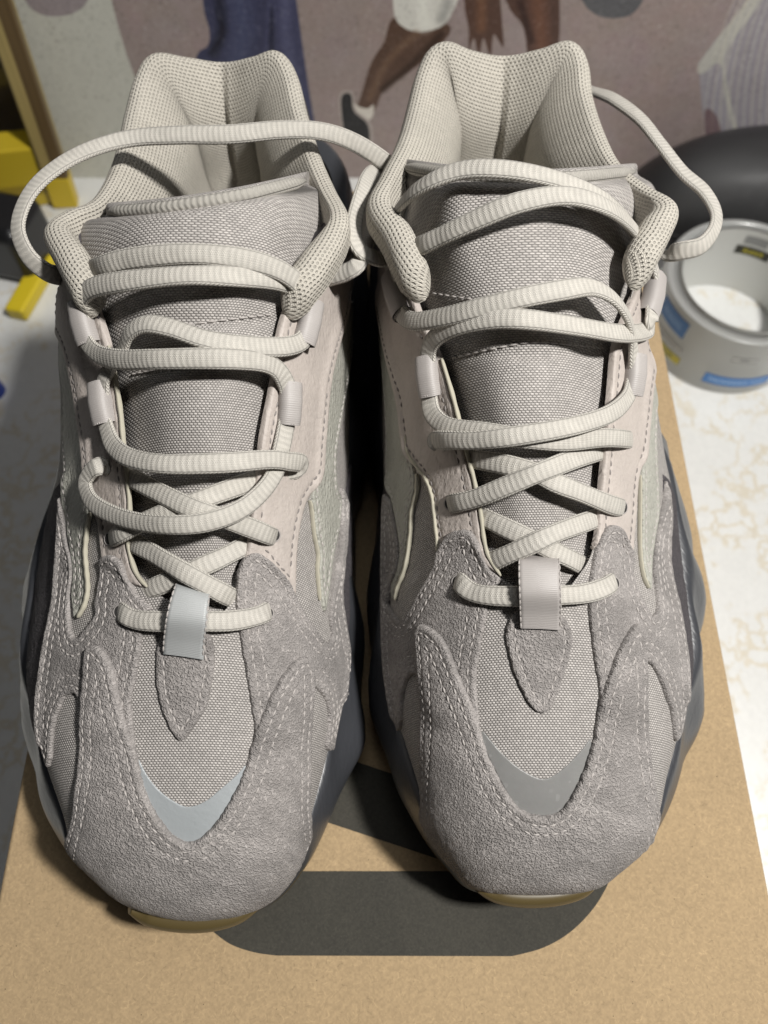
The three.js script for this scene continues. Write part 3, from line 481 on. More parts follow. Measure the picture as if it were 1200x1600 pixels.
    const rl = run.roll ? table1(run.roll) : null;
    part('lace_run', sweep(q, m, { w: (run.w || 5.1) / 1000, t: (run.t || 1.9) / 1000, et: 0.7, roll: (f) => (rl ? rl(f) : 0) + 0.26 * (vnoise(f * 5 + run.p[0][0], run.p[0][1], 1 << 20, 3) - 0.5) * Math.sin(Math.PI * f) * 2, scale: (f) => 1 - 0.18 * Math.exp(-f * 40) - 0.18 * Math.exp(-(1 - f) * 40) + 0.03 * Math.sin(f * 23 + run.p[0][0]) }), M.lace, lace);
  }
  for (const [list, off, w] of cfg.rawEdges) { const q = catmull(list, 8).map((c) => sf.over(c[0], c[1], off / 1000)); part('raw_edge', sweep(q.map((o) => o.p), q.map((o) => o.n), { w: w * 0.62 / 1000, t: 0.0013, R: 10, ew: 0.6, et: 0.6, scale: (f) => 0.6 + 0.4 * Math.min(1, Math.sin(Math.PI * f) * 4) + 0.10 * Math.sin(f * 61) }), M.foam, root, 'cream raw cut edge of the leather'); }
  for (const [x, y] of cfg.eyelets) { const h = sf.hit(x, y), n = sf.normal(h.gi, h.gj), o = sf.lin(sf.O, 1, h.gi, h.gj)[0], p = sf.pos(h.gi, h.gj, o), g = new THREE.TorusGeometry(0.0016, 0.00024, 8, 28), d = new THREE.CylinderGeometry(0.0015, 0.0015, 0.0003, 24).rotateX(Math.PI / 2), m = new THREE.Matrix4().makeRotationFromQuaternion(new THREE.Quaternion().setFromUnitVectors(V(0, 0, 1), n)).setPosition(p); const e = part('eyelet', g.applyMatrix4(m), M.suedePlain, root, 'punched eyelet'); part('eyelet_shade', d.applyMatrix4(m), M.hole, e); }  // dark disc laid on each eyelet stands for the shade inside it
  for (const [a, b, o, w = 6.2] of cfg.loops) {
    const P0 = sf.over(a[0], a[1], o / 1000), P1 = sf.over(b[0], b[1], o / 1000), n = P0.n.clone().add(P1.n).normalize().lerp(V(0, 0.86, 0.5), 0.45).normalize(), pts = []; for (let k = 0; k <= 14; k++) pts.push(P0.p.clone().lerp(P1.p, k / 14).addScaledVector(n, 0.0006 * Math.sin(Math.PI * k / 14)));
    const m = part('lace_loop', sweep(pts, pts.map(() => n), { w: w / 1000, t: 0.0056, R: 28, ew: 0.72, et: 0.8, scale: (f) => 1 + 0.012 * Math.sin(f * 17), close: false }), M.tape, root, 'smooth grey tape loop holding the lace');
    const th = new Threads(), S = V().crossVectors(P1.p.clone().sub(P0.p).normalize(), n).normalize();
    for (const e of [pts[0], pts[14]]) for (let k = -4; k < 4; k++) th.stitch(e.clone().addScaledVector(S, k * w / 9500 ).addScaledVector(n, 0.0027 - 0.00013 * (k + 0.5) ** 2 * 0.6), e.clone().addScaledVector(S, (k + 0.75) * w / 9500).addScaledVector(n, 0.0027 - 0.00013 * (k + 0.5) ** 2 * 0.6), n, 0.00024, 0.0001);
    stuff(part('stitching', th.geo(), M.thread, m));
  }
  { const rows = catmull(cfg.tab.map(([x0, y0, x1, y1, o]) => { const a = sf.over(x0, y0, o / 1000).p, b = sf.over(x1, y1, o / 1000).p; return [a.x, a.y, a.z, b.x, b.y, b.z]; }), 8), topR = [], botR = [];
    for (const r of rows) { const a = V(r[0], r[1], r[2]), b = V(r[3], r[4], r[5]), line = [], line2 = []; for (let k = 0; k <= 10; k++) { line.push(a.clone().lerp(b, k / 10).add(V(0, 0.0004 * Math.sin(Math.PI * k / 10), 0))); line2.push(a.clone().lerp(b, k / 10).add(V(0, -0.0009, -0.0004))); } topR.push([line2[0], ...line, line2[10]]); botR.push(line2); }
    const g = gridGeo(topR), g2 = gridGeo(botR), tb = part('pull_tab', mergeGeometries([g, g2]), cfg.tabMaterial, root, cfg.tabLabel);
    const th = new Threads(); for (const e of [1, 11]) { const path = resample(topR.map((l) => l[e]), 0.0003); for (let s = 0; s + 5 < path.length; s += 6) th.stitch(path[s], path[s + 5], V(0, 0.95, 0.3), 0.00026, 0.0001); } stuff(part('edge_thread', th.geo(), M.thread, tb)); }

  // rest the group on its own base
  const bx = cfg.xt, bz = cfg.z0 - 0.14;
  root.traverse((o) => { if (o.isMesh) o.geometry.translate(-bx, 0, -bz); }); root.position.set(bx, 0, bz);
  return sf;
}
M.suedePlain = mat({ map: suedeColor, roughness: 0.95 }); M.hole = mat({ color: C(0.03, 0.028, 0.027), roughness: 0.95 });  // near-black is the shade within the eyelets, painted as a colour
M.binding = mat({ map: laceColor, bumpMap: laceBump, bumpScale: 0.0007, roughness: 0.85 });

const LATERAL = [[0, 2.2], [0.03, 2.15], [0.06, 1.7], [0.09, 1.3], [0.12, 1.4], [0.15, 2.1], [0.18, 2.8], [0.205, 3.2]], MEDIAL = [[0, 2.25], [0.03, 2.2], [0.07, 1.9], [0.10, 1.75], [0.13, 2.1], [0.16, 2.8], [0.205, 3.4]];
const leftShoe = {
  label: 'grey suede sneaker with pull tab and toe badge painted bluish silver as if catching light, lace arching over its collar',
  z0: 0.0092, xt: -0.0510, length: 0.285,
  crown: [[0, 0.029], [0.004, 0.040], [0.009, 0.046], [0.02, 0.0545], [0.045, 0.067], [0.0665, 0.078], [0.081, 0.0855], [0.111, 0.104], [0.133, 0.114], [0.158, 0.123], [0.205, 0.130]],
  powerL: LATERAL, powerR: MEDIAL,
  center: [[303, 1400], [297, 1130], [300, 900], [308, 650], [315, 420]],
  featherL: [[200, 1405], [150, 1365], [112, 1320], [106, 1285], [76, 1190], [57, 1127], [46, 1045], [51, 927], [75, 820], [103, 740]], rearL: [[0.16, -0.101], [0.205, -0.097], [0.245, -0.094], [0.29, -0.09]],
  featherR: [[405, 1408], [450, 1365], [480, 1300], [500, 1230], [515, 1170], [530, 1100], [540, 1000], [545, 850]], rearR: [[0.15, -0.012], [0.205, -0.012], [0.245, -0.014], [0.29, -0.018]],
  outerL: [[195, 1415], [140, 1372], [104, 1325], [75, 1270], [45, 1180], [36, 1095], [38, 1030], [46, 950], [66, 860], [103, 720]],
  outerR: [[412, 1415], [455, 1372], [482, 1345], [515, 1280], [545, 1210], [565, 1150], [570, 1075], [567, 1000], [555, 915], [540, 850]],
  throatL: [[110, 405, 1], [142, 455], [158, 500], [170, 540], [178, 590], [186, 640], [191, 690], [197, 740], [201, 795], [199, 850], [210, 893], [232, 922, 1], [290, 950, 1]],
  throatR: [[350, 955, 1], [369, 930], [373, 890], [388, 850], [397, 775], [402, 742], [407, 690], [412, 660], [424, 600], [436, 520], [452, 470], [485, 425, 1]],
  panels: {
    darkL: [[115, 735, 1], [104, 830], [98, 900], [91, 960], [81, 1012], [75, 1060], [71, 1110], [73, 1162, 1], 'L', 'L'],
    darkR: ['R', [545, 720, 1], [530, 830], [523, 890], [521, 930], [527, 980], [532, 1017], [531, 1055], [527, 1092, 1], 'R'],
    sageL: [[150, 700, 1], [148, 760], [141, 800], [136, 830], [133, 862], [135, 890], [137, 920], [132, 945], [119, 967, 1], [115, 930], [118, 900], [114, 862], [109, 832], [106, 790], [104, 740], [101, 680], [99, 600], [88, 520], [80, 450, 1], [105, 450, 1], [125, 520], [140, 600]],
    sageR: [[533, 470, 1], [549, 470, 1], [545, 560], [532, 640], [522, 705], [523, 762], [530, 780], [526, 830], [518, 867], [513, 905], [508, 942], [505, 958, 1], [500, 940], [496, 892], [497, 867], [491, 835], [487, 797], [484, 780, 1], [488, 740], [492, 680], [498, 600], [515, 520]],
    eyeL: [[76, 425, 1], [84, 470], [92, 510], [109, 548], [121, 600], [130, 655], [137, 710], [140, 760], [146, 795], [156, 812], [159, 838], [163, 880, 1], [188, 892], [206, 912, 1], [231, 919, 1], [213, 893], [202, 850], [204, 795], [200, 740], [194, 690], [189, 640], [181, 590], [173, 540], [161, 500], [145, 455], [120, 405, 1], [90, 385, 1]],
    eyeR: [[480, 425, 1], [520, 395, 1], [546, 385, 1], [547, 440], [538, 482], [521, 540], [508, 600], [501, 680], [497, 740], [487, 764], [476, 782], [469, 805], [463, 840], [460, 880], [459, 932, 1], [430, 902], [398, 868], [380, 878, 1], [386, 850], [395, 775], [400, 742], [405, 690], [410, 660], [422, 600], [433, 520], [450, 470]],
    midL: [[162, 877], [180, 867], [196, 877], [206, 902], [217, 930], [238, 948, 1], [225, 982], [222, 1012], [216, 1050], [209, 1080], [207, 1105], [212, 1160, 1], [150, 1160, 1], [131, 1140, 1], [130, 1105], [126, 1090], [117, 1083], [105, 1090], [95, 1110], [88, 1132], [85, 1157], [84, 1182], [80, 1198, 1], [74, 1180], [67, 1142], [66, 1110], [70, 1060], [77, 1012], [86, 967], [92, 930], [97, 870], [100, 820], [103, 775, 1], [107, 800], [108, 842], [114, 865], [118, 892], [113, 930], [112, 967], [116, 992], [125, 997], [138, 982], [152, 962], [152, 945], [156, 925], [160, 903]],
    midR: [[396, 862], [412, 872], [435, 895], [450, 917], [463, 940], [476, 964], [490, 985], [502, 1000], [511, 1003], [516, 990], [512, 968], [514, 945], [519, 905], [526, 860], [531, 800], [530, 760, 1], [537, 780], [534, 830], [529, 890], [526, 930], [532, 980], [537, 1017], [536, 1055], [532, 1092], [527, 1112], [520, 1147], [515, 1173, 1], [507, 1168], [509, 1142], [511, 1115], [507, 1095], [497, 1080], [488, 1074], [482, 1083], [480, 1100, 1], [470, 1150, 1], [400, 1160, 1], [393, 1110], [387, 1070], [380, 1030], [374, 995], [369, 965], [368, 930], [371, 895], [381, 872]],
    badge: [[216, 1182, 1], [230, 1210], [250, 1235], [275, 1253], [295, 1260], [320, 1252], [345, 1232], [370, 1210], [383, 1194, 1], [392, 1205, 1], [350, 1285], [297, 1330], [240, 1290], [208, 1190, 1]],
    toe: [[112, 1334, 1], [108, 1315], [117, 1280], [122, 1230], [126, 1205], [129, 1155], [133, 1117], [140, 1070], [142, 1035], [144, 1017], [150, 1009], [160, 1008], [170, 1016], [182, 1037], [190, 1070], [197, 1105], [205, 1137], [212, 1160], [217, 1185], [223, 1214], [231, 1238], [246, 1270], [264, 1295], [280, 1308], [296, 1313], [315, 1306], [335, 1287], [355, 1257], [372, 1225], [383, 1195], [391, 1167], [397, 1142], [406, 1115], [415, 1092], [427, 1067], [440, 1047], [455, 1030], [467, 1025], [477, 1032], [481, 1055], [482, 1105], [481, 1155], [481, 1205], [479, 1250], [481, 1295], [475, 1335, 1], 'R', 'T', 'L'],
    drop: [[246, 1030], [247, 1070], [254, 1105], [267, 1137], [280, 1154], [293, 1150], [307, 1130], [322, 1105], [332, 1065], [336, 1030], [331, 997], [312, 975], [265, 978], [249, 1003]],
  },
  badgeMaterial: M.silver, badgeLabel: 'reflective badge above the toe cap, its bright bluish light return painted in', tabMaterial: M.tapeCoolLit, tabLabel: 'grey tape tab over the lowest lace, cool light tinted into its colour',
  tongue: [[240, 985, 360, 985, -4, -3], [212, 910, 380, 910, -4, -3], [204, 850, 392, 850, -4.5, -2], [195, 740, 405, 740, -5, -1], [184, 640, 420, 640, -5, 1], [172, 560, 432, 550, -4, 0.8], [160, 500, 442, 490, -3.5, 0.5], [142, 430, 482, 420, -2.5, 1.5], [130, 388, 505, 362, -1.5, 2.5], [130, 366, 507, 334, -1.5, 2.8, 1], [134, 351, 505, 313, -2.2, 3.0, 3], [146, 343, 497, 299, -2.4, 2.8, 6], [170, 338, 474, 289, -2.6, 2.0, 9]],
  tongueSeams: [[[290, 508], [350, 500], [425, 491]], [[205, 585], [260, 575], [330, 570]]],
  creases: [[300, 580, 130, 12, -0.0018], [350, 500, 110, 9, -0.001]],
  binding: [[155, 338, 0.117], [175, 340, 0.119], [200, 350, 0.1205], [250, 353, 0.1215], [310, 338, 0.122], [370, 315, 0.1215], [430, 291, 0.1205], [462, 285, 0.119], [490, 291, 0.116]],
  rawEdges: [[[[141, 800], [136, 830], [133, 862], [135, 890], [137, 920], [132, 945], [121, 965]], 1.0, 1.9], [[[170, 540], [180, 590], [188, 640], [193, 690], [199, 740], [203, 795], [201, 850], [212, 893], [230, 917]], 0.9, 1.5], [[[484, 782], [487, 797], [491, 835], [497, 867], [496, 892], [500, 938]], 0.8, 1.2]],
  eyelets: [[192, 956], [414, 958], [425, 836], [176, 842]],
  creaseAt: 0.5,
  rim: [[152, 494, 0.107, 4.0, 5], [138, 455, 0.111, 4.4, 6], [115, 408, 0.112, 4.5, 12], [97, 368, 0.111, 4.6, 30], [122, 348, 0.108, 4.6, 48], [168, 325, 0.104, 4.6, 52], [200, 262, 0.101, 4.6, 54], [218, 185, 0.101, 4.6, 55], [234, 130, 0.104, 4.8, 58], [252, 106, 0.1055, 5, 60], [295, 112, 0.1025, 4.8, 58], [350, 120, 0.099, 4.6, 56], [392, 112, 0.1025, 4.8, 58], [424, 102, 0.1055, 5, 60], [444, 130, 0.104, 4.8, 58], [460, 190, 0.101, 4.6, 55], [480, 255, 0.101, 4.6, 54], [502, 308, 0.104, 4.6, 52], [520, 345, 0.109, 4.6, 46], [515, 375, 0.111, 4.6, 28], [492, 415, 0.112, 4.5, 12], [465, 455, 0.111, 4.4, 6], [448, 496, 0.107, 4.0, 5]],
  bumper: [[203, 1418, 0.025, 0.3], [232, 1424, 0.0225, 0.7], [280, 1430, 0.0215, 0.85], [330, 1430, 0.0215, 0.85], [375, 1422, 0.0225, 0.7], [408, 1408, 0.025, 0.3]],
  laces: [
    { p: [[182, 944, -2], [190, 957, 1.5], [212, 968, 2.6], [250, 971, 3], [300, 971, 4], [360, 970, 3.4], [400, 963, 2.6], [418, 955, 1], [426, 948, -2]] },
    { p: [[170, 955, -6], [225, 925, -1], [255, 912, 0.5], [300, 892, 1], [345, 872, 0.5], [388, 850, -1.5], [410, 838, -6]] },
    { p: [[185, 832, -6], [206, 846, -0.5], [235, 862, 2], [285, 892, 4], [330, 917, 3], [358, 932, 0.5], [385, 945, -5]] },
    { p: [[166, 846, -1], [180, 838, 2.4], [215, 820, 3], [270, 797, 2.5], [330, 775, 1.5], [398, 750, -1], [425, 738, -6]], roll: [[0, 0], [0.3, 0], [1, 0]] },
    { p: [[180, 730, -6], [204, 745, -0.5], [240, 765, 2], [300, 794, 4.5], [350, 810, 5], [395, 826, 4], [424, 838, 2], [436, 842, -2]] },
    { p: [[182, 738, -1], [168, 730, 0.5], [153, 729, 3.5], [140, 739, 4.5], [133, 757, 5], [144, 784, 5.5], [175, 803, 6], [215, 815, 7], [265, 820, 8.5], [320, 816, 9], [372, 798, 8], [408, 770, 6.5], [430, 738, 4], [440, 700, 3], [446, 670, 2.6], [450, 640, 2.6]], w: 4.9 },
    { p: [[160, 640, 2.6], [166, 668, 3], [178, 697, 4.5], [205, 716, 6.5], [260, 725, 7], [350, 723, 7.5], [420, 718, 7], [452, 721, 6], [470, 724, 4], [462, 734, 1.5], [440, 738, 0]], w: 5.0 },
    { p: [[133, 515, 3], [136, 535, 4], [155, 554, 5], [190, 562, 7], [250, 561, 8], [340, 560, 8], [400, 564, 6.5], [430, 575, 4.5], [446, 597, 3], [452, 620, 2.6]] },
    { p: [[160, 620, 2.6], [162, 594, 2.8], [174, 572, 2], [190, 548, 3.5], [203, 520, 6], [228, 507, 7], [265, 512, 7], [320, 530, 7], [380, 540, 6.5], [440, 542, 5], [470, 534, 4], [482, 515, 3]], roll: [[0, 0], [0.25, 0.5], [0.45, 0.5], [0.7, 0.1], [1, 0]] },
    { p: [[131, 500, 3], [126, 476, 4], [132, 460, 5.5], [150, 448, 7], [200, 439, 9], [280, 431, 10], [350, 431, 9], [420, 436, 6], [452, 444, 2], [470, 452, -4]] },
    { p: [[128, 428, -3], [150, 419, 3.5], [200, 405, 7], [280, 397, 9], [350, 400, 9], [410, 412, 8.5], [450, 430, 7.5], [475, 455, 5.5], [484, 480, 3.6], [481, 500, 3]], roll: [[0, -0.35], [0.4, -0.3], [0.7, 0], [1, 0]] },
    { p: [[112, 437, 92, 'h'], [100, 433, 97, 'h'], [72, 424, 103, 'h'], [43, 398, 108, 'h'], [28, 356, 111, 'h'], [42, 310, 113, 'h'], [75, 272, 114, 'h'], [130, 238, 114, 'h'], [200, 217, 113, 'h'], [280, 211, 114, 'h'], [360, 210, 114, 'h'], [440, 203, 113, 'h'], [500, 205, 111, 'h'], [550, 221, 107, 'h'], [600, 252, 101, 'h'], [635, 285, 92, 'h']], w: 5.1, t: 2.0, roll: [[0, 0.2], [0.25, 0.5], [0.5, 0.25], [0.75, -0.25], [1, -0.5]] },
    { p: [[502, 441, 93, 'h'], [514, 434, 98, 'h'], [540, 426, 101, 'h'], [560, 412, 103, 'h'], [570, 385, 100, 'h'], [575, 350, 93, 'h'], [575, 320, 85, 'h']], roll: [[0, 0], [1, 0.4]] },
  ],
  loops: [[[125, 474], [140, 537], 2.5], [[156, 601], [165, 662], 2.2], [[488, 474], [474, 537], 2.5], [[453, 600], [450, 662], 2.2]],
  tab: [[276, 908, 330, 925, 0.5], [273, 918, 327, 930, 4.5], [266, 940, 325, 948, 6.6], [260, 968, 322, 975, 7.2], [256, 1000, 318, 1008, 4.2], [255, 1022, 317, 1031, 2.6]],
};
const rightShoe = {
  label: 'grey suede sneaker with beige pull tab and pewter toe badge, lace looping towards the tape',
  z0: 0.0029, xt: 0.0445, length: 0.285,
  crown: leftShoe.crown, powerL: MEDIAL, powerR: LATERAL,
  center: [[846, 1375], [842, 1100], [846, 900], [832, 650], [815, 420]],
  featherL: [[755, 1383], [715, 1352], [664, 1278], [652, 1228], [632, 1163], [617, 1117], [605, 1055], [598, 980], [596, 890], [600, 780]], rearL: [[0.15, -0.0005], [0.205, -0.001], [0.245, 0.002], [0.29, 0.006]],
  featherR: [[932, 1378], [965, 1355], [1017, 1302], [1028, 1270], [1036, 1225], [1046, 1185], [1053, 1160], [1068, 1105], [1077, 1065], [1079, 1005], [1070, 900], [1055, 795], [1038, 740]], rearR: [[0.16, 0.081], [0.205, 0.080], [0.245, 0.078], [0.29, 0.074]],
  outerL: [[745, 1392], [690, 1345], [660, 1305], [617, 1225], [595, 1155], [580, 1095], [574, 1040], [575, 960], [582, 880], [592, 780]],
  outerR: [[940, 1385], [975, 1355], [1022, 1300], [1056, 1225], [1076, 1180], [1088, 1147], [1096, 1110], [1097, 1005], [1090, 930], [1082, 865], [1060, 780], [1040, 715]],
  throatL: [[625, 410, 1], [640, 445], [656, 490], [670, 520], [687, 560], [703, 613], [714, 655], [728, 712], [738, 750], [748, 800], [753, 840], [761, 870], [785, 905, 1], [830, 930, 1]],
  throatR: [[880, 930, 1], [914, 885], [926, 858], [932, 835], [934, 800], [938, 760], [943, 710], [947, 660], [952, 613], [959, 540], [977, 490], [995, 430, 1]],
  panels: {
    darkL: [[615, 735, 1], [612, 830], [611, 900], [612, 980], [615, 1042], [620, 1090], [624, 1122, 1], 'L', 'L'],
    darkR: ['R', [1034, 740, 1], [1035, 805], [1034, 855], [1036, 900], [1046, 950], [1055, 1000], [1060, 1042], [1061, 1092, 1], 'R'],
    sageL: [[651, 735, 1], [651, 767], [643, 800], [641, 835], [633, 885], [621, 917], [616, 942, 1], [615, 915], [624, 890], [628, 860], [623, 820], [616, 785], [607, 740], [607, 680], [603, 600], [595, 530], [588, 450, 1], [605, 450, 1], [615, 520], [628, 600], [640, 690]],
    sageR: [[1000, 735, 1], [1000, 780], [1000, 800], [1000, 855], [1005, 897], [1015, 922, 1], [1016, 875], [1021, 835], [1026, 805], [1025, 755], [1023, 717], [1022, 680], [1026, 560], [1040, 507], [1050, 450, 1], [1035, 450, 1], [1015, 540], [1002, 600], [998, 680]],
    eyeL: [[578, 400, 1], [592, 455], [602, 510], [613, 565], [627, 625], [634, 680], [638, 707], [652, 730], [665, 748], [675, 775], [680, 817], [684, 855], [683, 880, 1], [710, 852], [740, 855], [762, 885, 1], [784, 902, 1], [764, 870], [756, 840], [751, 800], [741, 750], [731, 712], [717, 655], [706, 613], [690, 560], [673, 520], [659, 490], [642, 445], [618, 395, 1], [595, 375, 1]],
    eyeR: [[1000, 430, 1], [1022, 395, 1], [1058, 400, 1], [1051, 455], [1036, 507], [1022, 550], [1013, 590], [1006, 667], [1003, 712], [995, 742], [992, 767], [990, 805], [986, 855], [984, 890, 1], [970, 852], [945, 840], [928, 856, 1], [914, 883, 1], [923, 860], [930, 835], [932, 800], [936, 760], [941, 710], [945, 660], [950, 613], [957, 540], [975, 490]],
    midL: [[725, 827], [740, 830], [750, 845], [756, 865], [766, 887], [786, 907, 1], [767, 930], [762, 955], [755, 992], [750, 1017], [745, 1055], [746, 1085], [750, 1132, 1], [690, 1132, 1], [666, 1088, 1], [659, 1060], [652, 1052], [644, 1056], [637, 1070], [632, 1092], [630, 1130], [626, 1144, 1], [622, 1125], [614, 1080], [609, 1042], [606, 980], [605, 892], [606, 830], [608, 770, 1], [615, 785], [622, 820], [627, 860], [624, 892], [615, 917], [611, 942], [615, 953], [623, 966], [634, 968], [652, 937], [662, 917], [675, 895], [681, 880], [688, 864], [697, 845], [710, 832]],
    midR: [[940, 825], [952, 821], [965, 830], [973, 850], [981, 867], [985, 892], [990, 915], [1000, 937], [1010, 955], [1016, 964], [1022, 955], [1024, 940], [1021, 917], [1017, 880], [1017, 855], [1022, 825], [1030, 800], [1034, 780], [1035, 750, 1], [1040, 805], [1038, 855], [1041, 900], [1052, 950], [1061, 1000], [1066, 1042], [1067, 1090], [1062, 1125], [1057, 1147], [1052, 1158, 1], [1050, 1150], [1046, 1115], [1037, 1087], [1027, 1060], [1017, 1042], [1009, 1034], [1004, 1037], [1003, 1080, 1], [980, 1112, 1], [935, 1112, 1], [934, 1075], [930, 1050], [925, 1017], [920, 980], [917, 942], [920, 900], [925, 870], [931, 845]],
    badge: [[754, 1140, 1], [770, 1160], [790, 1182], [812, 1200], [838, 1214], [857, 1215], [880, 1200], [905, 1175], [922, 1152, 1], [925, 1170, 1], [890, 1245], [848, 1290], [800, 1250], [748, 1150, 1]],
    toe: [[660, 1279, 1], [664, 1250], [662, 1227], [661, 1180], [661, 1142], [662, 1080], [661, 1030], [659, 995], [661, 981], [668, 976], [682, 982], [697, 997], [710, 1022], [720, 1050], [735, 1085], [745, 1115], [752, 1142], [762, 1175], [775, 1205], [787, 1228], [800, 1248], [821, 1266], [848, 1273], [875, 1264], [900, 1227], [915, 1187], [926, 1150], [930, 1117], [936, 1085], [945, 1055], [957, 1020], [972, 990], [985, 975], [994, 987], [997, 1012], [1002, 1037], [1005, 1070], [1007, 1105], [1009, 1142], [1011, 1167], [1015, 1205], [1019, 1235], [1025, 1268], [1022, 1284], [1015, 1302, 1], 'R', 'T', 'L'],
    drop: [[802, 958], [792, 980], [791, 1002], [800, 1040], [810, 1067], [822, 1092], [835, 1109], [847, 1114], [857, 1108], [868, 1090], [880, 1055], [889, 1025], [893, 997], [888, 975], [876, 960], [850, 950], [820, 950]],
  },
  badgeMaterial: M.pewter, badgeLabel: 'pewter grey reflective badge above the toe cap', tabMaterial: M.tape, tabLabel: 'beige tape tab over the lowest lace',
  tongue: [[785, 950, 910, 950, -4, -3], [768, 890, 920, 890, -4, -3], [752, 830, 930, 830, -4.5, -2], [736, 740, 940, 740, -5, -1], [710, 640, 950, 640, -5, 1], [688, 560, 958, 560, -4, 1], [664, 500, 975, 500, -3.5, 0.8], [636, 430, 992, 430, -2.5, 2], [610, 370, 1007, 370, -1.5, 3], [600, 320, 1018, 332, -1.5, 3, 2], [601, 298, 1018, 306, -1.8, 3.6, 6], [609, 280, 1011, 288, -2, 3.4, 10], [632, 267, 990, 274, -2.4, 2.4, 15]],
  tongueSeams: [[[675, 458], [740, 468], [770, 470]], [[705, 560], [770, 545], [830, 535], [880, 537], [950, 545]]],
  creases: [[835, 500, 130, 14, -0.0014], [820, 552, 130, 9, -0.001]],
  binding: [[604, 275, 0.116], [620, 263, 0.118], [650, 259, 0.1195], [690, 267, 0.1205], [735, 284, 0.1215], [800, 295, 0.122], [860, 298, 0.122], [925, 288, 0.1205], [970, 272, 0.119], [1000, 273, 0.1165]],
  rawEdges: [[[[651, 740], [651, 767], [643, 800], [641, 835], [633, 885], [621, 917], [617, 938]], 1.0, 1.9], [[[634, 680], [638, 707], [652, 730], [665, 748], [675, 775], [680, 817], [684, 855], [683, 874]], 1.3, 1.5], [[[690, 560], [706, 613], [717, 655], [731, 712], [741, 750], [751, 800], [756, 840], [764, 870], [783, 900]], 0.9, 1.4], [[[1000, 742], [1000, 780], [1000, 855], [1005, 897], [1014, 919]], 0.8, 1.2]],
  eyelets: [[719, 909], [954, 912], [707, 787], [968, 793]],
  creaseAt: 0.5,
  rim: [[664, 470, 0.107, 4.0, 5], [645, 425, 0.111, 4.4, 6], [622, 372, 0.112, 4.5, 12], [598, 330, 0.111, 4.6, 30], [616, 288, 0.108, 4.6, 48], [640, 238, 0.104, 4.6, 52], [654, 190, 0.101, 4.6, 54], [668, 135, 0.102, 4.7, 56], [684, 98, 0.1045, 4.9, 59], [703, 89, 0.1055, 5, 60], [740, 102, 0.1025, 4.8, 58], [788, 110, 0.099, 4.6, 56], [840, 100, 0.1025, 4.8, 58], [882, 87, 0.1055, 5, 60], [897, 110, 0.104, 4.8, 58], [904, 160, 0.101, 4.6, 55], [922, 218, 0.101, 4.6, 54], [948, 270, 0.103, 4.6, 52], [990, 306, 0.107, 4.6, 46], [1031, 331, 0.111, 4.6, 30], [1022, 362, 0.112, 4.5, 12], [1000, 405, 0.111, 4.4, 6], [985, 452, 0.107, 4.0, 5]],
  bumper: [[744, 1384, 0.025, 0.3], [772, 1390, 0.0225, 0.7], [815, 1393, 0.0215, 0.85], [865, 1390, 0.0215, 0.85], [908, 1381, 0.0225, 0.7], [936, 1369, 0.025, 0.3]],
  laces: [
    { p: [[708, 896, -2], [717, 909, 1.5], [738, 925, 2.6], [773, 931, 3], [843, 931, 4], [907, 928, 3.2], [942, 919, 2.4], [958, 909, 1], [966, 902, -2]] },
    { p: [[735, 800, -6], [755, 808, -1], [795, 827, 1], [835, 845, 1.5], [866, 861, 1], [898, 877, -0.5], [925, 892, -5]] },
    { p: [[745, 890, -6], [768, 878, 0], [820, 855, 3.5], [870, 832, 3.5], [928, 811, -0.5], [955, 800, -6]] },
    { p: [[712, 710, -6], [738, 717, -0.5], [785, 725, 1.5], [835, 738, 2], [870, 755, 3], [908, 770, 3.5], [950, 787, 2.6], [970, 793, 1], [984, 797, -3]] },
    { p: [[696, 790, -2], [707, 787, 1.6], [745, 778, 3.4], [795, 758, 5], [845, 737, 5], [890, 720, 2.5], [935, 706, -0.5], [965, 695, -6]] },
    { p: [[670, 596, 2.6], [672, 635, 3], [682, 655, 4], [705, 668, 5], [760, 676, 5.5], [820, 685, 5], [880, 689, 4.5], [940, 684, 4], [978, 686, 2.6], [992, 690, -2]] },
    { p: [[712, 694, -1], [688, 694, 2], [680, 688, 4.5], [700, 688, 7.5], [740, 688, 8.5], [800, 682, 8.5], [880, 669, 8], [933, 655, 6.5], [963, 640, 5], [982, 618, 3.2], [989, 590, 2.6]], w: 4.9 },
    { p: [[618, 462, 3], [626, 488, 4], [645, 502, 5.5], [693, 496, 7.5], [747, 482, 9], [816, 465, 10], [880, 453, 10], [923, 449, 9], [957, 465, 8], [980, 496, 6], [988, 530, 4], [990, 560, 3], [990, 580, 2.6]], roll: [[0, 0], [0.5, 0.1], [0.7, 0.35], [1, 0.2]] },
    { p: [[668, 585, 2.6], [668, 560, 3], [673, 538, 4], [690, 520, 5.5], [722, 507, 7.5], [775, 498, 9], [830, 500, 9], [907, 511, 8], [970, 521, 6.5], [1008, 517, 5], [1018, 500, 4], [1018, 480, 3]], roll: [[0, 0], [0.4, 0.1], [0.7, 0.3], [1, 0.2]] },
    { p: [[618, 450, 3], [610, 430, 4.5], [604, 392, 7], [608, 352, 9], [632, 314, 10], [668, 286, 11], [718, 267, 12], [775, 264, 13], [840, 273, 12], [900, 291, 9], [950, 318, 6], [985, 355, 4], [1012, 405, 3]], roll: [[0, 0.4], [0.3, 0.3], [0.6, 0.1], [1, 0]] },
    { p: [[622, 402, -3], [646, 390, 3.5], [690, 369, 7.5], [750, 341, 11], [810, 317, 14], [880, 306, 14], [940, 320, 12], [985, 352, 10], [1015, 398, 7.5], [1026, 435, 4], [1022, 460, 3]], roll: [[0, -0.2], [0.5, 0], [0.75, 0.3], [1, 0.2]] },
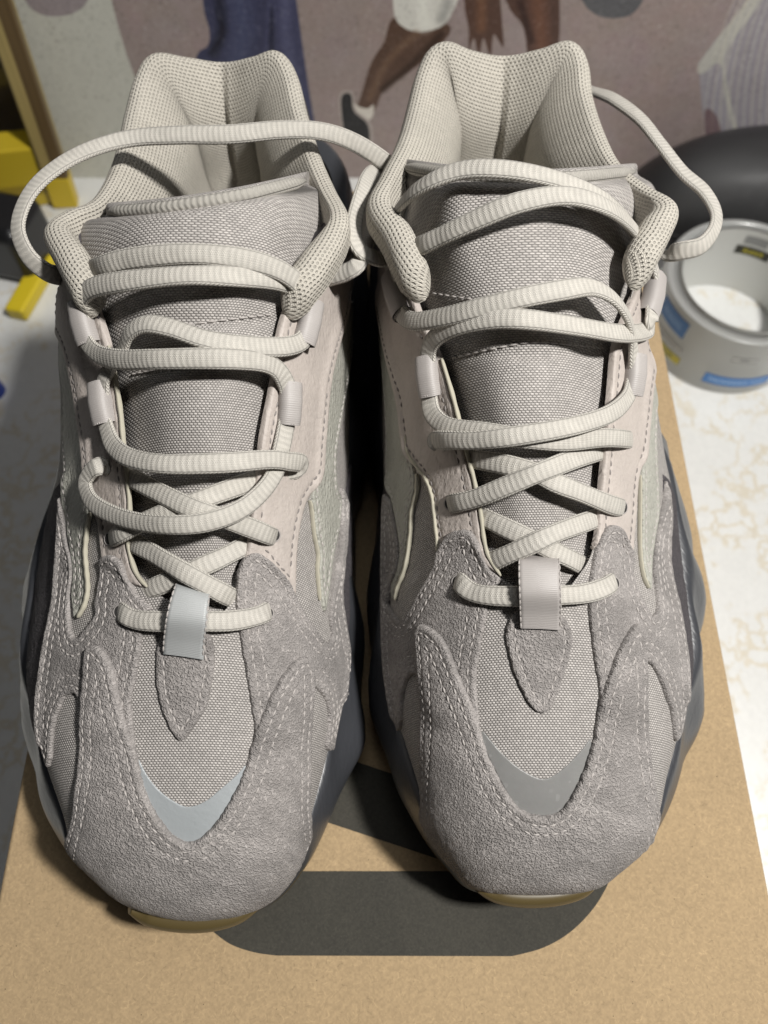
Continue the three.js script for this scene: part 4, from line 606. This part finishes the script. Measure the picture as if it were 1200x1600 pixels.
    { p: [[1034, 398, 92, 'h'], [1045, 396, 97, 'h'], [1065, 392, 100, 'h'], [1095, 384, 101, 'h'], [1115, 360, 101, 'h'], [1118, 332, 101, 'h'], [1100, 299, 101, 'h'], [1066, 268, 101, 'h'], [1032, 225, 101, 'h'], [1000, 186, 99, 'h'], [960, 156, 95, 'h'], [928, 143, 89, 'h'], [890, 132, 76, 'h'], [840, 130, 62, 'h']], w: 5.1, t: 2.0, roll: [[0, 0.1], [0.3, -0.6], [0.6, -0.3], [1, 0.1]] },
    { p: [[604, 404, 95, 'h'], [590, 404, 101, 'h'], [565, 392, 105, 'h'], [553, 368, 106, 'h'], [556, 335, 106, 'h'], [566, 302, 106, 'h'], [577, 277, 103, 'h'], [588, 268, 98, 'h'], [595, 280, 92, 'h'], [590, 305, 84, 'h'], [585, 330, 74, 'h']], w: 4.9, roll: [[0, 0], [0.3, -0.4], [0.6, -0.5], [1, -0.3]] },
  ],
  loops: [[[612, 434], [630, 492], 2.5], [[667, 560], [673, 619], 2.2], [[1024, 434], [1012, 492], 2.5], [[992, 557], [986, 617], 2.2]],
  tab: [[812, 868, 873, 870, 0.5], [811, 877, 874, 880, 4.5], [811, 900, 875, 902, 6.6], [812, 930, 876, 932, 7.2], [813, 960, 876, 962, 4.2], [814, 982, 875, 985, 2.6]],
};
const shoeSurfL = buildSneaker(leftShoe), shoeSurfR = buildSneaker(rightShoe);

// ---------------------------------------------------------------- table, box, background
function setting(name, geo, material) { const m = new THREE.Mesh(geo, material); m.name = name; m.userData.kind = 'structure'; m.castShadow = m.receiveShadow = true; scene.add(m); return m; }
function planarUV(g) { const p = g.attributes.position, n = g.attributes.normal, u = new Float32Array(p.count * 2); for (let i = 0; i < p.count; i++) { const ax = Math.abs(n.getX(i)), ay = Math.abs(n.getY(i)), az = Math.abs(n.getZ(i)); if (ay >= ax && ay >= az) { u[2 * i] = p.getX(i); u[2 * i + 1] = p.getZ(i); } else if (ax > az) { u[2 * i] = p.getZ(i); u[2 * i + 1] = p.getY(i); } else { u[2 * i] = p.getX(i); u[2 * i + 1] = p.getY(i); } } g.setAttribute('uv', new THREE.BufferAttribute(u, 2)); return g; }
function rbox(w, h, d, r, seg = 3) { return planarUV(new RoundedBoxGeometry(w, h, d, seg, r)); }
function canvasTex(w, h, draw) { const c = document.createElement('canvas'); c.width = w; c.height = h; const g = c.getContext('2d'); draw(g, w, h); const t = new THREE.CanvasTexture(c); t.colorSpace = THREE.SRGBColorSpace; t.magFilter = THREE.LinearFilter; t.needsUpdate = true; return t; }

// laminate with drifting tan flecks on off-white
const laminate = tex(2048, 2048, (x, y) => {
  const w = fbm(x, y, 10, 4, 201), w2 = fbm(x, y, 14, 3, 231), ridge = 1 - Math.abs(2 * fbm(x + 0.02 * w, y + 0.02 * w2, 52, 4, 211) - 1), area = sstep(0.44, 0.60, fbm(x, y, 24, 3, 221)), v = Math.pow(sstep(0.74, 1.0, ridge), 1.2) * area, g = fbm(x, y, 240, 2, 241) - 0.5;
  const r = 0.64 - 0.06 * (w - 0.5), k = 1 + 0.10 * g; return col(lerp(r, 0.55, 0.7 * v), lerp(r * 1.004, 0.485, 0.7 * v), lerp(r * 0.98, 0.36, 0.7 * v), k);
}, true, 0.42);
setting('table_top', new THREE.PlaneGeometry(3.2, 2.4).rotateX(-Math.PI / 2).translate(0, TABLE_Y, 0), phys({ map: laminate, roughness: 0.38 }));
{ const g = scene.getObjectByName('table_top').geometry, u = g.attributes.uv, p = g.attributes.position; for (let i = 0; i < u.count; i++) u.setXY(i, p.getX(i) + 0.137, p.getZ(i) + 0.05); }

// cardboard: pulp mottling with short pale and dark fibres
const CW = 2048, fibre = new Float32Array(CW * CW); {
  const R = rng(77);
  for (let k = 0; k < 26000; k++) { let x = R() * CW, y = R() * CW, a = R() * Math.PI; const n = 4 + R() * 16, s = R() < 0.62 ? 0.16 + 0.2 * R() : -0.14 - 0.2 * R(), bend = (R() - 0.5) * 0.12; for (let i = 0; i < n; i++) { fibre[(((y | 0) + CW) % CW) * CW + (((x | 0) + CW) % CW)] += s; x += Math.cos(a); y += Math.sin(a) * 0.8; a += bend; } }
  for (let k = 0; k < 160; k++) { const x = R() * CW | 0, y = R() * CW | 0; for (let i = 0; i < 3; i++) fibre[((y + (i >> 1)) % CW) * CW + ((x + (i & 1)) % CW)] -= 1.2; }
}
const fib = (x, y) => fibre[Math.min(CW - 1, y * CW | 0) * CW + Math.min(CW - 1, x * CW | 0)];
const cardColor = tex(CW, CW, (x, y) => { const k = 0.95 + 0.08 * fbm(x, y, 9, 2, 301) + 0.34 * (fbm(x, y, 420, 2, 311) - 0.5) + fib(x, y) * 0.75; return col(0.355, 0.255, 0.143, k); }, true, 0.26);
const cardBump = tex(1024, 1024, (x, y) => 0.5 + 0.5 * (fbm(x, y, 130, 3, 321) - 0.5) + 0.3 * fib(x, y), false, 0.13);
const inkColor = tex(1024, 1024, (x, y) => { const k = 0.85 + 0.22 * fbm(x, y, 10, 3, 331) + 0.5 * (fbm(x, y, 240, 2, 341) - 0.5) + Math.max(0, fib(x, y)) * 1.5; return col(0.038, 0.035, 0.027, k); }, true, 0.13);
const cardM = mat({ map: cardColor, bumpMap: cardBump, bumpScale: 0.00012, roughness: 0.86 });
const inkM = mat({ map: inkColor, bumpMap: cardBump, bumpScale: 0.0001, roughness: 0.85 });
{
  const box = thing('shoe_box', 'brown cardboard shoe box with a dark printed mark on its lid, under the sneakers', 'box');
  const zf = 0.064, zb = -0.296, w = 0.2385, zc = (zf + zb) / 2, d = zf - zb; box.position.set(0, TABLE_Y, zc);
  part('lid', rbox(w, 0.048, d, 0.0016).translate(0, 0.13 - 0.024, 0), cardM, box, 'brown cardboard lid');
  part('tray', rbox(w - 0.005, 0.10, d - 0.005, 0.0015).translate(0, 0.0502, 0), cardM, box, 'brown cardboard tray under the lid');
  const flat = (list, per = 8) => { const q = catmull(list.map((a) => { const b = [a[0], a[1]]; if (a[2]) b.c = true; return b; }), per, true).map(([x, y]) => atH(x, y, 0)), s = new THREE.Shape(q.map((p) => new THREE.Vector2(p.x, -(p.z - zc)))), g = new THREE.ShapeGeometry(s).rotateX(-Math.PI / 2).translate(0, 0.13015, 0); const p = g.attributes.position, u = g.attributes.uv; for (let i = 0; i < p.count; i++) u.setXY(i, p.getX(i), p.getZ(i)); return g; };
  part('printed_bar', flat([[318, 1440], [335, 1457], [362, 1476], [398, 1488], [432, 1493, 1], [800, 1494, 1], [848, 1481], [890, 1457], [925, 1422], [947, 1387], [957, 1361, 1], [300, 1361, 1]]), inkM, box, 'dark olive bar with rounded ends printed on the lid');
  part('printed_stripe', flat([[400, 1248, 1], [515, 1286, 1], [735, 1359, 1], [800, 1359, 1], [800, 1272, 1], [571, 1195, 1], [400, 1138, 1]], 1), inkM, box, 'dark olive slanting stripe printed on the lid');
}

// roll of clear packing tape
{
  const c = V(0.2135, TABLE_Y, -0.3155), t = thing('tape_roll', 'roll of clear packing tape lying flat beside the box', 'tape roll'); t.position.copy(c);
  const R0 = 0.0398, R1 = 0.0478, H = 0.048, N = 96;
  const prof = [[R0 + 0.0006, 0.0002], [R1 - 0.0008, 0.0002], [R1, 0.001], [R1, H - 0.001], [R1 - 0.0008, H], [R0 + 0.0006, H], [R0 + 0.0006, 0.0002]].map(([x, y]) => new THREE.Vector2(x, y));
  part('tape', new THREE.LatheGeometry(prof, N), phys({ color: C(0.76, 0.77, 0.75), transmission: 0.65, thickness: 0.01, ior: 1.45, roughness: 0.28, clearcoat: 0.4, clearcoatRoughness: 0.2 }), t, 'wound clear film');
  const core = [[R0, 0.0003], [R0, H + 0.0004], [R0 - 0.0013, H + 0.0004], [R0 - 0.0013, 0.0003], [R0, 0.0003]].map(([x, y]) => new THREE.Vector2(x, y));
  const co = part('core', new THREE.LatheGeometry(core, N), phys({ color: C(0.60, 0.605, 0.58), roughness: 0.4 }), t, 'pale grey core');
  const label = (r, a0, a1, y0, y1, map) => { const g = new THREE.CylinderGeometry(r, r, y1 - y0, 24, 1, true, a0, a1 - a0).translate(0, (y0 + y1) / 2, 0); return part('printed_label', g, mat({ map, roughness: 0.5 }), co); };
  const word = (bg, fg, text, font = 'bold 88px sans-serif', flip = false) => canvasTex(512, 128, (g, w, h) => { g.fillStyle = bg; g.fillRect(0, 0, w, h); g.fillStyle = fg; g.font = font; g.textAlign = 'center'; g.textBaseline = 'middle'; if (flip) { g.translate(w, 0); g.scale(-1, 1); } g.fillText(text, w / 2, h / 2 + 4); });
  const D = Math.PI / 180, inR = R0 - 0.0015;   // angle 0 = +z (towards the box front), 180 = far wall
  label(inR, 140 * D, 172 * D, 0.030, 0.0365, word('#2b2a20', '#c9bd1c', 'Scotch', 'italic bold 96px sans-serif', true));
  label(inR, 147 * D, 168 * D, 0.0385, 0.0445, word('#8e8f8e', '#4c4d4f', '▮▮▮ ▮▮', undefined, true));
  label(inR, 196 * D, 226 * D, 0.0345, 0.038, word('#a9aaa6', '#55565a', '3M COMPANY', 'bold 60px sans-serif', true));
  label(R1 + 0.0003, -82 * D, -52 * D, 0.030, 0.043, word('#3d6da8', '#7fa3cf', 'PACKAGING', 'bold 60px sans-serif'));
  label(R1 + 0.0003, -78 * D, -46 * D, 0.010, 0.016, word('#b9ad2e', '#3c3a26', 'Scotch', 'italic bold 92px sans-serif'));
  label(R1 + 0.0003, -76 * D, -48 * D, 0.019, 0.024, word('#a7a8a6', '#6c6e72', 'SHIPPING', 'bold 64px sans-serif'));
  label(R1 + 0.0003, -26 * D, 22 * D, 0.008, 0.0165, word('#4a7fc0', '#a9c6e4', 'PACKAGING TAPE', 'bold 52px sans-serif'));
  label(R1 + 0.0003, -16 * D, 2 * D, 0.031, 0.036, word('#a9aaa8', '#4b4c50', 'OSC', 'bold 96px sans-serif'));
}
// black domed case behind the tape
{
  const p = V(0.262, 0, -0.411), t = thing('case', 'glossy black round domed case behind the clear tape roll', 'case'); t.position.set(p.x, TABLE_Y, p.z); t.scale.set(1, 0.97, 0.40);
  const q = catmull([[0.0001, 0.066], [0.04, 0.064], [0.075, 0.054], [0.097, 0.036], [0.104, 0.018], [0.1, 0.004], [0.09, 0.0004]], 10).map(([x, y]) => new THREE.Vector2(x, y));
  part('shell', new THREE.LatheGeometry(q, 96), phys({ color: C(0.013, 0.013, 0.014), roughness: 0.34, clearcoat: 0.15, clearcoatRoughness: 0.4, bumpMap: rubberBump, bumpScale: 0.0002 }), t);
  part('rim', new THREE.TorusGeometry(0.1038, 0.0012, 10, 96).rotateX(Math.PI / 2).translate(0, 0.017, 0), mat({ color: C(0.008, 0.008, 0.008), roughness: 0.5 }), t);
}
// printed board standing behind everything
{
  const Z = -0.455, X0 = -0.232, X1 = 0.43, Y0 = TABLE_Y, Y1 = 0.16, t = thing('printed_board', 'upright board printed with walking legs on a mauve ground, behind the sneakers', 'board'); t.position.set((X0 + X1) / 2, TABLE_Y, Z);
  const W = 2048, Hh = Math.round(2048 * (Y1 - Y0) / (X1 - X0));
  const art = canvasTex(W, Hh, (g) => {
    const q = (x, y) => { const p = atZ(x, y, Z); return [(p.x - X0) / (X1 - X0) * W, (Y1 - p.y) / (Y1 - Y0) * Hh]; };
    const shape = (pts, fill) => { const s = catmull(pts.map((a) => { const b = [a[0], a[1]]; if (a[2]) b.c = true; return b; }), 6, true); g.fillStyle = fill; g.beginPath(); s.forEach((a, i) => { const [x, y] = q(a[0], a[1]); if (i) g.lineTo(x, y); else g.moveTo(x, y); }); g.closePath(); g.fill(); };
    g.fillStyle = 'rgb(152,138,134)'; g.fillRect(0, 0, W, Hh);
    const R = rng(9); for (let k = 0; k < 2600; k++) { const x = R() * W, y = R() * Hh, r = 8 + R() * 46; g.fillStyle = `rgba(${[[176, 166, 160], [126, 114, 114], [160, 142, 134], [140, 132, 136]][R() * 4 | 0].join(',')},0.05)`; g.beginPath(); g.ellipse(x, y, r, r * (0.4 + 0.5 * R()), R() * 3, 0, 7); g.fill(); }
    shape([[-40, -60, 1], [165, -60, 1], [176, 0], [192, 60], [212, 118], [240, 180], [262, 330, 1], [-40, 330, 1]], 'rgb(196,196,186)');
    for (let k = 0; k < 26; k++) { const [x, y] = q(60 + R() * 120, R() * 250); g.fillStyle = 'rgba(120,112,106,0.35)'; g.beginPath(); g.ellipse(x, y, 1 + R() * 3, 1 + R() * 2, 0, 0, 7); g.fill(); }
    shape([[38, -30], [45, 4], [66, 19], [90, 22], [116, 17], [136, 0], [140, -30]], 'rgb(150,140,142)');
    shape([[906, -30], [912, 2], [932, 20], [958, 25], [984, 20], [1002, 0], [1008, -30]], 'rgb(92,92,95)');
    shape([[316, -40, 1], [319, 10], [328, 45], [325, 68], [309, 82], [302, 130], [350, 160, 1], [410, 120], [414, 70], [422, 0], [424, -40, 1]], 'rgb(58,60,86)');
    shape([[420, -40, 1], [414, 60], [412, 90], [450, 180], [492, 190, 1], [482, 130], [472, 60], [458, -40, 1]], 'rgb(66,68,96)');
    shape([[335, 10], [352, 40], [345, 64], [322, 84], [340, 60], [344, 36]], 'rgba(25,26,44,0.75)'); shape([[425, 0], [420, 60], [424, 110], [430, 60]], 'rgba(30,31,52,0.7)');
    shape([[620, 22], [600, 62], [580, 95], [566, 140], [560, 166], [584, 170], [600, 138], [640, 108], [678, 78], [702, 36]], 'rgb(86,64,52)');
    shape([[614, -40, 1], [616, 18], [632, 40], [662, 46], [700, 28], [728, -40, 1]], 'rgb(214,213,205)');
    shape([[551, 146], [556, 160], [574, 166], [584, 160], [580, 182], [558, 184]], 'rgb(214,208,198)');
    shape([[529, 150], [538, 138], [552, 142], [556, 168], [580, 190], [578, 228], [540, 224], [533, 190]], 'rgb(172,162,156)'); shape([[533, 152], [540, 142], [549, 146], [553, 170], [575, 192], [574, 226], [542, 222], [536, 190]], 'rgb(34,34,36)');
    shape([[722, -40, 1], [726, 10], [732, 42], [732, 78], [740, 56], [748, 84], [755, 56], [766, 84], [771, 50], [786, 70], [784, 30], [778, -40, 1]], 'rgb(84,60,50)');
    shape([[776, -40, 1], [796, 10], [818, 40], [828, 90], [866, 90], [874, 40], [872, -40, 1]], 'rgb(80,56,47)');
    const soft = (pts, width, style) => { const s = catmull(pts, 8); for (const k of [1, 0.7, 0.45, 0.22]) { g.strokeStyle = style; g.lineWidth = width * k; g.lineCap = 'round'; g.beginPath(); s.forEach((a, i) => { const [x, y] = q(a[0], a[1]); if (i) g.lineTo(x, y); else g.moveTo(x, y); }); g.stroke(); } };
    soft([[372, -20], [380, 40], [372, 90]], 60, 'rgba(86,90,122,0.16)'); soft([[340, -20], [348, 40], [334, 80]], 24, 'rgba(22,22,38,0.22)'); soft([[446, -20], [448, 60], [466, 140]], 26, 'rgba(96,98,130,0.2)');
    soft([[650, 50], [606, 92], [578, 150]], 22, 'rgba(120,92,74,0.22)'); soft([[690, 50], [640, 100], [598, 136]], 18, 'rgba(40,24,16,0.25)'); soft([[660, 0], [664, 34]], 40, 'rgba(240,240,232,0.2)'); soft([[700, 0], [690, 26]], 26, 'rgba(150,150,144,0.25)');
    soft([[752, -20], [752, 40]], 26, 'rgba(132,88,66,0.2)'); soft([[838, -20], [848, 80]], 40, 'rgba(128,84,64,0.18)'); soft([[812, 0], [830, 60]], 16, 'rgba(40,22,16,0.25)');
    shape([[1090, 96, 1], [1120, 56], [1160, 10], [1190, -40, 1], [1330, -40, 1], [1330, 260, 1], [1105, 238, 1], [1096, 160]], 'rgb(158,154,160)');
    for (let k = 0; k < 90; k++) { const x = 1094 + k * 2.4, lean = 6 + 0.12 * k, [a0, b0] = q(x + 60 - 0.25 * k, -20), [a1, b1] = q(x, 104 + 6 * Math.sin(k * 0.7)), [a2, b2] = q(x + lean, 236); g.strokeStyle = ['rgba(212,208,198,0.30)', 'rgba(118,104,110,0.24)', 'rgba(170,174,192,0.28)', 'rgba(120,96,94,0.18)', 'rgba(190,186,184,0.25)'][k % 5]; g.lineWidth = 3 + R() * 5; g.beginPath(); g.moveTo(a0, b0); g.quadraticCurveTo(a1, b1, a2, b2); g.stroke(); }
    shape([[1090, 98], [1125, 50], [1170, -10], [1190, -40], [1200, -30], [1180, 10], [1134, 80], [1140, 150], [1160, 230], [1152, 230], [1132, 150], [1124, 96], [1096, 112]], 'rgba(206,206,188,0.55)');
    shape([[1100, 170], [1120, 180], [1128, 234], [1106, 238]], 'rgba(92,62,62,0.55)');
    for (let k = 0; k < 60000; k++) { const v = R() < 0.5 ? 255 : 0; g.fillStyle = `rgba(${v},${v},${v},${0.03 + 0.06 * R()})`; g.fillRect(R() * W, R() * Hh, 2 + R() * 3, 2 + R() * 3); }
  });
  part('print', new THREE.PlaneGeometry(X1 - X0, Y1 - Y0).translate(0, (Y1 - Y0) / 2, 0.0022), phys({ map: art, roughness: 0.45 }), t, 'mauve print with walking legs');
  part('backing', rbox(X1 - X0, Y1 - Y0, 0.004, 0.0008).translate(0, (Y1 - Y0) / 2, 0), mat({ color: C(0.45, 0.42, 0.38), roughness: 0.8 }), t);
}
// clutter at the left: wooden strip, yellow carton, black tool, grey carton
{
  const woodC = tex(256, 512, (x, y) => { const g = fbm(x * 1.0, y * 0.12, 24, 4, 401), s = sstep(0.45, 0.62, x); return col(lerp(0.10, 0.30, s), lerp(0.062, 0.23, s), lerp(0.022, 0.085, s), 0.6 + 0.8 * g); }, true, 0.016, 0.2);
  const b0 = atH(104, 318, TABLE_Y), t = thing('wooden_strip', 'varnished brown and gold strip of wood with a yellow foot, leaning by the board', 'wood strip'); t.position.copy(b0); t.rotation.set(-0.05, 0.12, -0.075);
  part('strip', rbox(0.016, 0.26, 0.010, 0.001).translate(0, 0.152, 0), mat({ map: woodC, roughness: 0.45 }), t);
  part('foot', rbox(0.0168, 0.024, 0.0108, 0.0012).translate(0, 0.0122, 0), phys({ color: C(0.55, 0.40, 0.02), roughness: 0.4 }), t, 'yellow painted foot');
  const y0 = atH(30, 332, TABLE_Y), y = thing('yellow_carton', 'yellow carton standing left of the wooden strip', 'carton'); y.position.set(y0.x - 0.012, TABLE_Y, y0.z - 0.012); y.rotation.y = 0.15;
  part('body', rbox(0.075, 0.046, 0.02, 0.002).translate(0, 0.023, 0), phys({ color: C(0.50, 0.37, 0.025), roughness: 0.35 }), y);
  part('band', rbox(0.0754, 0.009, 0.0204, 0.001).translate(0, 0.0145, 0), phys({ color: C(0.30, 0.215, 0.02), roughness: 0.35 }), y, 'darker ochre band');
  const g = thing('grey_carton', 'tall glossy grey carton behind the yellow carton', 'carton'); g.position.set(y0.x - 0.035, TABLE_Y, y0.z - 0.055); g.rotation.y = 0.2;
  part('body', rbox(0.10, 0.22, 0.03, 0.003).translate(0, 0.11, 0), phys({ color: C(0.15, 0.13, 0.128), roughness: 0.25, clearcoat: 0.5 }), g); part('flap', rbox(0.09, 0.05, 0.002, 0.0006).translate(0, 0.155, 0.0165), phys({ color: C(0.19, 0.17, 0.165), roughness: 0.3 }), g);
  const k0 = atH(30, 446, TABLE_Y), k = thing('black_tool', 'black plastic tool grip with a yellow tip on the table', 'tool'); k.position.set(k0.x - 0.004, TABLE_Y, k0.z - 0.022); k.rotation.y = -0.25;
  part('grip', rbox(0.085, 0.044, 0.04, 0.008, 5).translate(-0.018, 0.022, 0), phys({ color: C(0.012, 0.012, 0.013), roughness: 0.3 }), k); part('tip', rbox(0.013, 0.010, 0.05, 0.002).translate(0.022, 0.005, 0.022), phys({ color: C(0.60, 0.46, 0.02), roughness: 0.4 }), k, 'yellow tip'); part('screw', new THREE.CylinderGeometry(0.004, 0.004, 0.0022, 20).rotateX(Math.PI / 2).translate(-0.004, 0.02, 0.0205), phys({ color: C(0.5, 0.5, 0.5), metalness: 1, roughness: 0.3 }), k);
  const c0 = atH(-9, 612, TABLE_Y), c = thing('bottle_cap', 'small blue plastic cap on the table', 'cap'); c.position.copy(c0); part('cap', new THREE.CylinderGeometry(0.0065, 0.007, 0.009, 32).translate(0, 0.0045, 0), phys({ color: C(0.03, 0.06, 0.32), roughness: 0.4 }), c); part('cap_top', new THREE.CylinderGeometry(0.0058, 0.0062, 0.001, 32).translate(0, 0.0096, 0), phys({ color: C(0.04, 0.08, 0.36), roughness: 0.35 }), c);
}
// lamp heads of the two lights (both above the frame)
function lampHead(name, pos, target, w, h, label, glow) { const t = thing(name, label, 'lamp'); t.position.copy(pos); t.lookAt(target); part('housing', rbox(w + 0.03, h + 0.03, 0.03, 0.006).translate(0, 0, -0.022), mat({ color: C(0.5, 0.5, 0.5), roughness: 0.5 }), t); part('diffuser', new THREE.PlaneGeometry(w, h).translate(0, 0, -0.005), mat({ color: C(0.8, 0.8, 0.8), emissive: glow, emissiveIntensity: 0.5 }), t); }
lampHead('desk_lamp', KEY_POS, KEY_AIM, 0.07, 0.07, 'square desk lamp head shining down from beside the box', C(1, 0.96, 0.9));
lampHead('ceiling_lamp', CEIL_POS, CEIL_AIM, 0.7, 0.7, 'broad ceiling light panel high over the table', C(0.93, 0.97, 1));

renderer.render(scene, camera);
